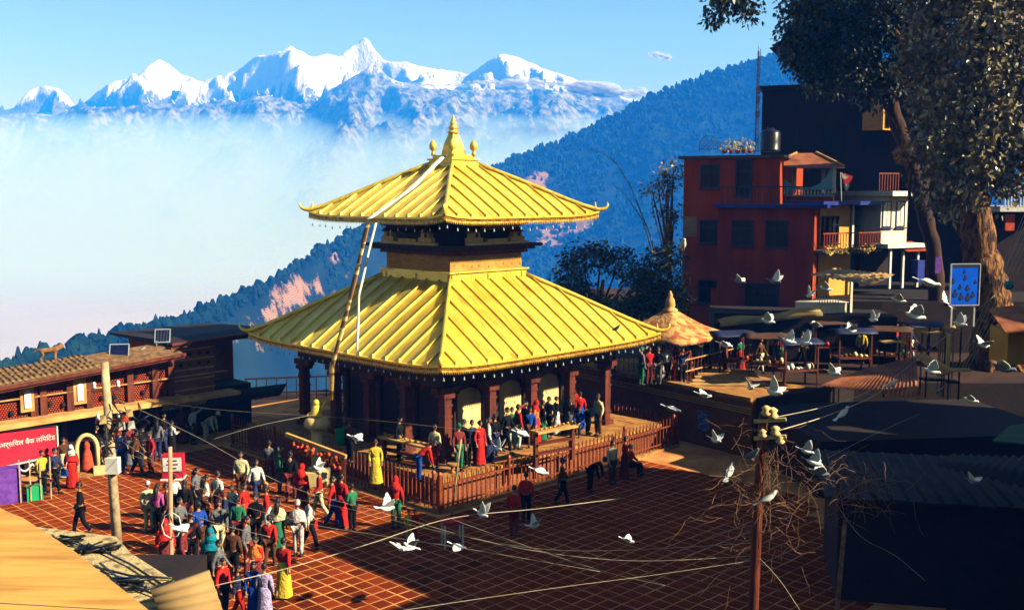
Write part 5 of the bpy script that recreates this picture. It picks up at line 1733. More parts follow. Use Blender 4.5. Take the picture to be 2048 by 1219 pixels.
cable(((1550, 834, 19), (1640, 815, 21), (1720, 790, 23), (1800, 745, 26), (1900, 665, 31), (1990, 590, 36)), 'upper of the two bright cables rising from the bent pole to the trunk', .015)
cable(((1558, 860, 19), (1650, 832, 21), (1740, 795, 23.5), (1790, 760, 25.5)), 'lower bright cable with a pigeon, rising from the bent pole', .02)
cable(((1655, 915, 20), (1740, 872, 23), (1840, 826, 27)), 'faint grey cable above the dry creeper', .007)
for i, (du, lab) in enumerate(((0, 'first'), (9, 'second'), (17, 'third'), (24, 'fourth'), (33, 'fifth'))):
    cable(((1905 + du * .8, 745, 27), (1965 + du, 620, 28), (2052 + du * 1.3, 420, 30)), lab + ' strand from the left in the steep cable bundle by the trunk', .010)
cable(((1960, 640, 30), (2000, 560, 30), (2055, 425, 31)), 'twisted pale cable left of the steep bundle', .014)
cable(((1512, 1108, 19), (1560, 1160, 18.6), (1610, 1235, 18)), 'cable dropping right from the foot of the bent pole', .011)
cable(((1512, 1060, 19), (1440, 1085, 19.5), (1375, 1110, 20)), 'upper loose cable going left from the bent pole', .010)
cable(((1505, 1050, 19), (1430, 1068, 19.6), (1372, 1098, 20.2)), 'lower loose cable going left from the bent pole', .008)
cable(((1505, 1130, 19), (1445, 1145, 19.3), (1400, 1190, 19.5)), 'short cable hanging left of the bent pole foot', .009)
cable(((1668, 1000, 20), (1720, 1070, 19), (1790, 1110, 18.5), (1850, 1160, 18)), 'thin cable descending behind the dry creeper', .007)
M_teal = mat('teal_cloth', (.02, .35, .45), (.01, .2, .3), rough=.8)
mb = MB(); q = at_y(2018, 570, 28.7); mb.ball(q, (.13, .1, .13), 7, 5, jit=.2); tag(mb.build('cloth_scrap', M_teal), 'teal cloth scrap caught on the steep cable bundle', 'cloth')

# ================================================================== things around the temple
PL = tag(empty('stone_pillar', (at_y(634, 900, 37.2).x, 37.2, 0)), 'pale stone pillar carrying a small guardian figure before the fence', 'pillar')
m = MB(); m.box((0, 0, .25), (.8, .8, .5)); m.lathe([(.3, .5), (.22, .6), (.2, 1.9), (.24, 2.0)], n=8, smooth=False); m.build('shaft', M_cream, PL)
m = MB(); m.lathe([(.2, 2.0), (.42, 2.1), (.46, 2.25), (.4, 2.4), (.3, 2.46)], n=12); m.build('lotus_capital', M_cream, PL)
m = MB(); m.lathe([(.2, 2.46), (.24, 2.6), (.15, 2.8), (.12, 2.9)], n=8); m.ball((0, 0, 2.98), (.12, .12, .14), 8, 6); m.bar((.12, 0, 2.7), (.34, 0, 3.05), .06); m.bar((-.12, 0, 2.7), (-.3, -.1, 2.55), .06); m.build('guardian_figure', M_gold, PL)
BF = tag(empty('bell_frame', at_y(572, 868, 36.0)), 'timber bell beam on posts hung with flower garlands', 'bell frame')
o4 = at_y(572, 868, 36.0); e4 = at_y(692, 913, 35.0) - o4
m = MB(); m.bar((0, 0, 0), e4, .13); m.build('beam', M_ledge, BF)
for t in (.25, .95):
    q = e4 * t; m = MB(); m.bar((q.x, q.y, -(o4.z)), (q.x, q.y, q.z), .14); m.build('post', M_wood_r, BF)
m = MB()
for k in range(60):
    q = e4 * rp.uniform(.05, .95); m.ball((q.x + rp.gauss(0, .08), q.y - .1, q.z - rp.uniform(.1, .5)), rp.uniform(.04, .09), 5, 4)
tag(m.build('garland', M_idol, BF), kind='stuff')
for t in (.4, .6, .8):
    q = e4 * t; m = MB(); m.lathe([(.03, 0), (.1, -.06), (.13, -.22), (.18, -.34)], (q.x, q.y, q.z - .1), 10); m.build('bell', M_gold_d, BF)
BN = tag(empty('litter_bin', (at_y(683, 912, 39.2).x, 39.2, .96)), 'bright green plastic bin on the plinth', 'bin')
M_green = mat('green_plastic', (.02, .42, .16), (.015, .34, .12), rough=.4)
m = MB(); m.lathe([(.17, 0), (.2, .25), (.23, .55), (.25, .57), (.25, .6), (.21, .6), (.2, .4)], n=14); m.build('bucket', M_green, BN)


def rack(label, u0, v0, Y0, u1, v1, Y1, zb=.96):
    a, b = at_y(u0, v0, Y0), at_y(u1, v1, Y1)
    r = tag(empty('lamp_rack', a), label, 'lamp rack', 'lamp racks on the plinth')
    d = b - a
    L_ = math.hypot(d.x, d.y)
    an = math.atan2(d.y, d.x)
    m = MB(); m.box((d.x / 2, d.y / 2, d.z / 2), (L_, .5, .07), an); m.build('top_board', M_ledge, r)
    for t in (.04, .96):
        m = MB(); m.box((d.x * t, d.y * t, (zb - a.z + d.z * t) / 2), (.13, .13, a.z + d.z * t - zb), an); m.build('post', M_wood_r, r)
    for zz in (.45, .8):
        m = MB(); m.box((d.x / 2, d.y / 2, d.z / 2 - zz), (L_ * .92, .3, .05), an); m.build('shelf', M_wood_r, r)
    for i in range(9):
        t = (i + .5) / 9
        m = MB(); m.lathe([(.02, 0), (.05, .03), (.06, .08)], (d.x * t, d.y * t, d.z * t + .04), 8); m.build('lamp', M_gold_d, r)


rack('butter-lamp rack on the shaded left side of the plinth', 765, 870, 37.3, 858, 894, 35.7)
rack('butter-lamp rack on the sunlit right side of the plinth', 1068, 868, 35.9, 1148, 846, 37.0)
m = MB(); m.tube([at_y(902, 1038, 33.3), at_y(912, 960, 33.2), at_y(922, 878, 33.2)], .03, 6); tag(m.build('bamboo_staff', M_bamboo), 'bare bamboo staff leaning on the near fence corner', 'staff')
m = MB(); m.lathe([(.14, 0), (.06, .06), (.05, .18), (.2, .26), (.22, .34), (.16, .34)], (at_y(905, 962, 35.2).x, 35.2, .96), 12); tag(m.build('stone_bowl', M_stone), 'stone lamp bowl on the near corner of the plinth', 'bowl')
CB = tag(empty('offering_cage', at_z(905, 1092, 0), R(15)), 'small glass-sided offering cabinet with red top in the shade', 'cabinet')
m = MB(); m.box((0, 0, .78), (.6, .5, .1)); m.build('top', M_red, CB)
for sx in (-1, 1):
    for sy in (-1, 1):
        m = MB(); m.box((sx * .27, sy * .22, .37), (.05, .05, .74)); m.build('leg', M_white, CB)
m = MB(); m.box((0, 0, .2), (.5, .4, .05)); m.build('shelf', M_wood_r, CB)
# stall goods under the left sign
ST = tag(empty('flower_stall', at_z(40, 1000, 0), R(30)), 'stall with purple cloth and green goods below the red sign', 'stall')
m = MB(); m.box((-.3, 0, .6), (.7, .6, 1.2)); m.build('purple_cloth', M_purple, ST)
m = MB(); m.box((.45, -.1, .25), (.5, .45, .5)); m.build('green_crate', M_green, ST)
for i in range(4):
    m = MB(); m.box((.0 + i * .32, -.35, .75), (.04, .04, 1.5)); m.build('post', M_conc, ST)
m = MB(); m.tube([(.3, -.4, .55), (.7, -.45, .85), (1.1, -.4, .6)], .025, 5); m.build('hoop', M_black, ST)

# ================================================================== market clutter in the upper lane, dark canopies added to darken it
M_navytarp = mat('navy_tarpaulin', (.02, .03, .09), (.01, .012, .04), rough=.6, scale=2)
M_browntarp = mat('brown_tarpaulin', (.12, .05, .02), (.05, .02, .01), rough=.8, scale=2)
for (u, v, cm, gm, rz, what) in ((1462, 752, M_navytarp, M_idol, 10, 'navy-roofed stall with red goods behind the brick coping'), (1530, 758, M_browntarp, M_cream, -8, 'brown-roofed stall above the bent pole top'),
                                 (1590, 772, M_navytarp, M_white, 14, 'navy-roofed stall left of the rusty roof'), (1655, 722, M_browntarp, M_red, 0, 'brown-roofed stall with red goods near the pink booth'),
                                 (1700, 745, M_navytarp, M_cream, 6, 'navy-roofed stall in front of the ochre coat'), (1775, 740, M_browntarp, M_green, -12, 'brown-roofed stall with green goods by the rusty roof'),
                                 (1838, 728, M_navytarp, M_purple, 8, 'navy-roofed stall with purple goods near the tree'), (1890, 700, M_browntarp, M_idol, 4, 'brown-roofed stall at the tree roots')):
    p = at_z(u, v, 2.3)
    st = tag(empty('covered_stall', p, R(rz)), what, 'stall', 'covered stalls in the market lane')
    for sx in (-1, 1):
        for sy in (-1, 1):
            m = MB(); m.box((sx * .75, sy * .5, .95), (.06, .06, 1.9)); m.build('post', M_wood_r, st)
    g = [[(-.95 + .38 * a, -.75 + .3 * b, 1.9 + .16 * math.sin(math.pi * b / 5) + .05 * fbm(a * .8 + u, b * .8, 0, 3)) for a in range(6)] for b in range(6)]
    o = grid_mesh('canopy', g, [cm], True, None, st); o.modifiers.new('thick', 'SOLIDIFY').thickness = .02
    m = MB(); m.box((0, -.1, .75), (1.5, .9, .07)); m.build('counter', M_wood_r, st)
    for q in range(6):
        m = MB(); hh = rp.uniform(.06, .26); m.lathe([(.09, 0), (rp.uniform(.08, .14), hh * .5), (rp.uniform(.03, .1), hh)], (-.6 + .24 * q + rp.uniform(-.05, .05), -.3 + rp.uniform(-.1, .15), .79), 7); m.build('goods', rp.choice((gm, gm, M_browntarp, M_cream)), st)
# ================================================================== people
M_skin = mat('skin', (.42, .20, .11), (.36, .16, .085), rough=.6, scale=4)
M_hair = mat('black_hair', (.012, .009, .008), (.007, .005, .005), rough=.5)
M_eye = mat('eye_dark', (.02, .015, .012), rough=.3)
M_lip = mat('lip', (.30, .08, .06), rough=.5)
M_shoe = mat('dark_shoe', (.03, .024, .02), rough=.6)
CL = {}


def cloth(c):
    k = tuple(c)
    if k not in CL:
        pat = len(CL) % 3 == 1
        CL[k] = mat('cloth_%d' % len(CL), k, tuple(x * (.4 if pat else .68) + (.05 if pat else 0) for x in k), rough=.9, scale=22 if pat else 6, contrast=(.44, .52) if pat else (.3, .7), spec=.1, bump=.6, bscale=14, bdist=.08)
    return CL[k]


def skin_mesh(name, verts, radii, edges, sub=1):
    me = bpy.data.meshes.new(name)
    me.from_pydata(verts, edges, [])
    o = bpy.data.objects.new(name, me)
    col.objects.link(o)
    md = o.modifiers.new('s', 'SKIN')
    md.use_smooth_shade = True
    md.branch_smoothing = .4
    for i, r in enumerate(radii):
        r = r if isinstance(r, tuple) else (r, r)
        me.skin_vertices[0].data[i].radius = r
        me.skin_vertices[0].data[i].use_root = (i == 0)
    s_ = o.modifiers.new('d', 'SUBSURF'); s_.levels = s_.render_levels = sub
    dg = bpy.context.evaluated_depsgraph_get()
    out = bpy.data.meshes.new_from_object(o.evaluated_get(dg))
    out.name = name
    bpy.data.objects.remove(o)
    bpy.data.meshes.remove(me)
    out.polygons.foreach_set('use_smooth', [True] * len(out.polygons))
    return out


def joints(pose):
    V = Vector
    J = dict(pel=V((0, 0, .90)), sp=V((0, 0, 1.08)), ch=V((0, 0, 1.25)), nk=V((0, .01, 1.39)), hb=V((0, -.005, 1.46)), hd=V((0, -.015, 1.55)))
    for s_, S_ in ((-1, 'L'), (1, 'R')):
        J['sh' + S_] = V((s_ * .165, 0, 1.32)); J['el' + S_] = V((s_ * .225, .03, 1.06)); J['wr' + S_] = V((s_ * .215, -.06, .85))
        J['hp' + S_] = V((s_ * .085, 0, .86)); J['kn' + S_] = V((s_ * .09, -.015, .48)); J['an' + S_] = V((s_ * .09, .02, .085)); J['to' + S_] = V((s_ * .10, -.12, .035))
    if pose == 'walk':
        J['knL'] = V((-.09, -.14, .49)); J['anL'] = V((-.09, -.20, .09)); J['toL'] = V((-.1, -.34, .05))
        J['knR'] = V((.09, .05, .47)); J['anR'] = V((.09, .26, .13)); J['toR'] = V((.1, .15, .03))
        J['elL'] = V((-.22, .10, 1.08)); J['wrL'] = V((-.22, .10, .86)); J['elR'] = V((.22, -.06, 1.08)); J['wrR'] = V((.2, -.22, .92))
    elif pose == 'carry':
        for s_, S_ in ((-1, 'L'), (1, 'R')):
            J['el' + S_] = V((s_ * .21, -.02, 1.07)); J['wr' + S_] = V((s_ * .10, -.24, 1.08))
    elif pose == 'photo':
        J['elR'] = V((.28, -.14, 1.22)); J['wrR'] = V((.12, -.26, 1.46)); J['elL'] = V((-.28, -.14, 1.22)); J['wrL'] = V((-.11, -.26, 1.45))
    elif pose == 'reach':
        J['elR'] = V((.24, -.16, 1.42)); J['wrR'] = V((.2, -.34, 1.56)); J['elL'] = V((-.22, .02, 1.08))
    elif pose == 'bend':
        rot = Matrix.Translation((0, 0, .92)) @ Matrix.Rotation(R(58), 4, 'X') @ Matrix.Translation((0, 0, -.92))
        for k in ('sp', 'ch', 'nk', 'hb', 'hd', 'shL', 'shR'):
            J[k] = rot @ J[k]
        J['hd'] += V((0, -.02, .05))
        for s_, S_ in ((-1, 'L'), (1, 'R')):
            J['el' + S_] = V((s_ * .2, -.38, .84)); J['wr' + S_] = V((s_ * .15, -.46, .6))
    elif pose == 'sit':
        for k in list(J):
            if k[:2] in ('pe', 'sp', 'ch', 'nk', 'hb', 'hd', 'sh', 'el', 'wr', 'hp'):
                J[k] = J[k] - V((0, -.22, .46))
        for s_, S_ in ((-1, 'L'), (1, 'R')):
            J['kn' + S_] = V((s_ * .12, -.22, .46)); J['an' + S_] = V((s_ * .12, -.2, .08)); J['to' + S_] = V((s_ * .13, -.34, .035))
            J['wr' + S_] = V((s_ * .1, -.08, .56)); J['el' + S_] = V((s_ * .23, .16, .64))
    return J


def head_mesh(b, J):
    d = (J['hd'] - J['hb']).normalized()
    T = Matrix.Translation(J['hd'] + d * .02) @ Vector((0, 0, 1)).rotation_difference(d).to_matrix().to_4x4()
    n0 = len(b.v)
    b.ball((0, 0, 0), (.074, .092, .108), 12, 10, 0, T)
    b.add([(-.014, -.088, -.02), (.014, -.088, -.02), (0, -.118, -.026), (0, -.09, .022), (0, -.088, -.036)], [(0, 2, 3), (3, 2, 1), (0, 4, 2), (4, 1, 2)], 0, True, T)
    for s_ in (-1, 1):
        b.ball((s_ * .030, -.082, .006), .011, 6, 4, 1, T)
        b.ball((s_ * .076, .004, -.008), (.012, .022, .03), 6, 4, 0, T)
    b.add([(-.026, -.086, -.052), (.026, -.086, -.052), (.02, -.090, -.062), (-.02, -.090, -.062)], [(0, 3, 2, 1)], 2, False, T)
    return T


def make_pose(pose):
    J = joints(pose)
    keys = ['pel', 'sp', 'ch', 'nk', 'hb']
    for S_ in 'LR':
        keys += ['sh' + S_, 'el' + S_, 'wr' + S_, 'hp' + S_, 'kn' + S_, 'an' + S_, 'to' + S_]
    vs = [tuple(J[k]) for k in keys]
    ix = {k: i for i, k in enumerate(keys)}
    rad = {'pel': .12, 'sp': .11, 'ch': .125, 'nk': .05, 'hb': .052}
    for S_ in 'LR':
        rad.update({'sh' + S_: .056, 'el' + S_: .042, 'wr' + S_: .028, 'hp' + S_: .085, 'kn' + S_: .056, 'an' + S_: .036, 'to' + S_: .03})
    ed = [('pel', 'sp'), ('sp', 'ch'), ('ch', 'nk'), ('nk', 'hb')]
    for S_ in 'LR':
        ed += [('ch', 'sh' + S_), ('sh' + S_, 'el' + S_), ('el' + S_, 'wr' + S_), ('pel', 'hp' + S_), ('hp' + S_, 'kn' + S_), ('kn' + S_, 'an' + S_), ('an' + S_, 'to' + S_)]
    edges = [(ix[a], ix[b]) for a, b in ed]
    rr = [rad[k] for k in keys]
    # hands: palm plus five fingers of unequal length, slightly curled
    for s_, S_ in ((-1, 'L'), (1, 'R')):
        w_ = J['wr' + S_]
        d = (w_ - J['el' + S_]).normalized()
        sd = d.cross(Vector((0, 1, 0)))
        sd = sd.normalized() if sd.length > .1 else Vector((1, 0, 0))
        cu = sd.cross(d).normalized()
        pi = len(vs); vs.append(tuple(w_ + d * .06)); rr.append((.034, .018)); edges.append((ix['wr' + S_], pi))
        for q, ln in enumerate((.055, .075, .082, .074, .058)):
            if q == 0:
                a = w_ + d * .065 + sd * .035; b = a + (d * .5 + sd * .6 - cu * .3) * .045
            else:
                a = w_ + d * .10 + sd * (.030 - .02 * (q - 1)); b = a + (d * .8 - cu * .45) * ln
            i = len(vs); vs += [tuple(a), tuple(b)]; rr += [.0095, .007]; edges += [(pi, i), (i, i + 1)]
    body = skin_mesh('person_body', vs, rr, edges, 1)
    b = MB()
    nv = [tuple(v.co) for v in body.vertices]
    b.add(nv, [tuple(p.vertices) for p in body.polygons], 0, True)
    T = head_mesh(b, J)
    body = b.mesh('person_body')
    # jacket
    k2 = ['pel', 'sp', 'ch', 'nk', 'shL', 'elL', 'wrL', 'shR', 'elR', 'wrR']
    rj = {'pel': (.165, .135), 'sp': (.15, .125), 'ch': (.165, .13), 'nk': .062, 'shL': .078, 'elL': .06, 'wrL': .046, 'shR': .078, 'elR': .06, 'wrR': .046}
    pos = {k: J[k].copy() for k in k2}
    pos['pel'] = J['pel'].lerp(J['sp'], -.25 if pose != 'sit' else .2)
    i2 = {k: i for i, k in enumerate(k2)}
    e2 = [('pel', 'sp'), ('sp', 'ch'), ('ch', 'nk'), ('ch', 'shL'), ('shL', 'elL'), ('elL', 'wrL'), ('ch', 'shR'), ('shR', 'elR'), ('elR', 'wrR')]
    top = skin_mesh('person_top', [tuple(pos[k]) for k in k2], [rj[k] for k in k2], [(i2[a], i2[b]) for a, b in e2], 1)
    k3 = ['pel', 'hpL', 'knL', 'anL', 'hpR', 'knR', 'anR']
    rt = {'pel': (.14, .12), 'hpL': .105, 'knL': .078, 'anL': .062, 'hpR': .105, 'knR': .078, 'anR': .062}
    i3 = {k: i for i, k in enumerate(k3)}
    tr = skin_mesh('person_trousers', [tuple(J[k]) for k in k3], [rt[k] for k in k3], [(i3[a], i3[b]) for a, b in (('pel', 'hpL'), ('hpL', 'knL'), ('knL', 'anL'), ('pel', 'hpR'), ('hpR', 'knR'), ('knR', 'anR'))], 1)
    # long skirt / sari
    sk = MB()
    vs, fs = [], []
    n = 18
    c0 = J['pel'] + Vector((0, 0, .12))
    feet = (J['anL'] + J['anR']) / 2
    if pose == 'sit':
        prof = [(.15, 0.0), (.2, .3), (.26, .62), (.3, 1.0)]
    else:
        prof = [(.14, 0), (.175, .15), (.185, .4), (.215, .7), (.25, 1.0)]
    for r_, t in prof:
        c = c0.lerp(Vector((feet.x, feet.y - (.1 if pose == 'sit' else 0), .07)), t)
        for k in range(n):
            a = 2 * math.pi * k / n
            q = r_ * (1 + .07 * t * math.sin(5 * a + 2 * t))
            vs.append((c.x + q * math.cos(a), c.y + q * .85 * math.sin(a), c.z))
    for i in range(len(prof) - 1):
        for k in range(n):
            fs.append((i * n + k, i * n + (k + 1) % n, (i + 1) * n + (k + 1) % n, (i + 1) * n + k)[::-1])
    fs.append(tuple(range(n)))
    sk.add(vs, fs, 0, True)
    skirt = sk.mesh('person_skirt')
    # shawl over the shoulders
    sh = MB()
    vs, fs = [], []
    c1 = J['nk']; c2 = J['sp']
    for r_, t in ((.07, -.05), (.19, .25), (.235, .6), (.25, 1.05)):
        c = c1.lerp(c2, t)
        for k in range(14):
            a = 2 * math.pi * k / 14
            q = r_ * (1 + .05 * math.sin(4 * a + 3 * t))
            vs.append((c.x + q * math.cos(a), c.y + q * .72 * math.sin(a), c.z + .02 * math.sin(3 * a)))
    for i in range(3):
        for k in range(14):
            fs.append((i * 14 + k, i * 14 + (k + 1) % 14, (i + 1) * 14 + (k + 1) % 14, (i + 1) * 14 + k)[::-1])
    sh.add(vs, fs, 0, True)
    shawl = sh.mesh('person_shawl')
    hair = {}
    for kind in ('short', 'long', 'bun', 'hood', 'cap'):
        h = MB()
        r_ = (.082, .100, .116) if kind not in ('hood', ) else (.100, .115, .13)
        n, kk = 12, 8
        vs, fs = [], []
        for i in range(kk + 1):
            t = math.pi * i / 12
            for j in range(n):
                a = 2 * math.pi * j / n
                front = max(0, -math.sin(a))
                tt = t * (1.0 if kind == 'hood' else .95) * (1 - (.40 if kind != 'hood' else .30) * front)
                vs.append((r_[0] * math.sin(tt) * math.cos(a), r_[1] * math.sin(tt) * math.sin(a) + .006, r_[2] * math.cos(tt) + .004))
        for i in range(kk):
            for j in range(n):
                fs.append((i * n + j, i * n + (j + 1) % n, (i + 1) * n + (j + 1) % n, (i + 1) * n + j)[::-1])
        h.add(vs, fs, 0, True, T)
        if kind == 'long':
            h.tube([T @ Vector((0, .07, .03)), T @ Vector((0, .105, -.1)), T @ Vector((0, .12, -.28)), T @ Vector((0, .11, -.42))], [.06, .085, .075, .03], 8)
        if kind == 'bun':
            h.ball((0, .115, -.01), .045, 8, 6, 0, T)
        if kind == 'hood':
            h.tube([T @ Vector((0, .05, -.05)), T @ Vector((0, .05, -.16)), T @ Vector((0, .02, -.3))], [.10, .14, .20], 12)
        if kind == 'cap':
            h.add([(-.07, -.08, .05), (.07, -.08, .05), (.055, -.16, .035), (-.055, -.16, .035)], [(0, 3, 2, 1), (0, 1, 2, 3)], 0, False, T)
        hair[kind] = h.mesh('person_hair')
    shoe = []
    for S_ in 'LR':
        h = MB()
        a, t_ = J['an' + S_], J['to' + S_]
        h.tube([a + Vector((0, .05, -.045)), a + Vector((0, 0, -.03)), (a + t_) / 2 + Vector((0, 0, -.01)), t_ + Vector((0, -.03, 0))], [.03, .05, .045, .03], 8)
        shoe.append(h.mesh('person_shoe'))
    bag = MB()
    c = J['wrR'] + Vector((.03, 0, -.2))
    bag.box(c, (.1, .26, .28), taper=.85); bag.tube([c + Vector((0, -.08, .14)), J['wrR'] + Vector((0, 0, .0)), c + Vector((0, .08, .14))], .012, 4)
    bag = bag.mesh('person_bag')
    for me in [body, top, tr, skirt, shawl, bag] + list(hair.values()) + shoe:
        while len(me.materials) < (3 if me is body else 1): me.materials.append(None)
    return dict(body=body, top=top, trousers=tr, skirt=skirt, shawl=shawl, hair=hair, shoe=shoe, bag=bag)


POSES = {p: make_pose(p) for p in ('stand', 'walk', 'carry', 'photo', 'reach', 'bend', 'sit')}
NAV, BLK, WHT, CRM, RED, MAR, PNK, BLU, GRN, TEAL, YEL, BRN, ORG, LAV, GRY = ((.012, .02, .10), (.010, .010, .012), (.82, .80, .76), (.80, .68, .40), (.62, .025, .02), (.22, .014, .016), (.75, .12, .42), (.015, .07, .42), (.012, .20, .09), (.01, .24, .36), (.80, .55, .05), (.13, .05, .025), (.70, .22, .04), (.50, .40, .70), (.16, .16, .18))
_loc_count = [0]


def person(u, v, z, pose, face, hgt, topc, botc, hairk, label, skirt=False, shawl=None, bag=None, group='people in the square', hairc=None, Y=None):
    p = at_y(u, v, Y) if Y else at_z(u, v, z)
    p.z = z
    r = tag(empty('person', p, R(face)), label, 'person', group)
    s_ = hgt / 1.66
    r.scale = (s_, s_, s_)
    P = POSES[pose]
    o = link('body', P['body'], r); obj_mats(o, [M_skin, M_eye, M_lip])
    o = link('jacket', P['top'], r); obj_mats(o, [cloth(topc)])
    o = link('skirt' if skirt else 'trousers', P['skirt'] if skirt else P['trousers'], r); obj_mats(o, [cloth(botc)])
    if shawl:
        o = link('shawl', P['shawl'], r); obj_mats(o, [cloth(shawl)])
    o = link('hood' if hairk == 'hood' else 'cap' if hairk == 'cap' else 'hair', P['hair'][hairk], r); obj_mats(o, [cloth(hairc) if hairc else M_hair])
    for me in P['shoe']:
        o = link('shoe', me, r); obj_mats(o, [M_shoe])
    if bag:
        o = link('bag', P['bag'], r); obj_mats(o, [cloth(bag)])
    return r


G0, G1, G2, G3, G4 = 'people on the left of the square', 'people on the lit paving', 'worshippers on the plinth', 'people in the shade by the fence', 'people on the upper street'
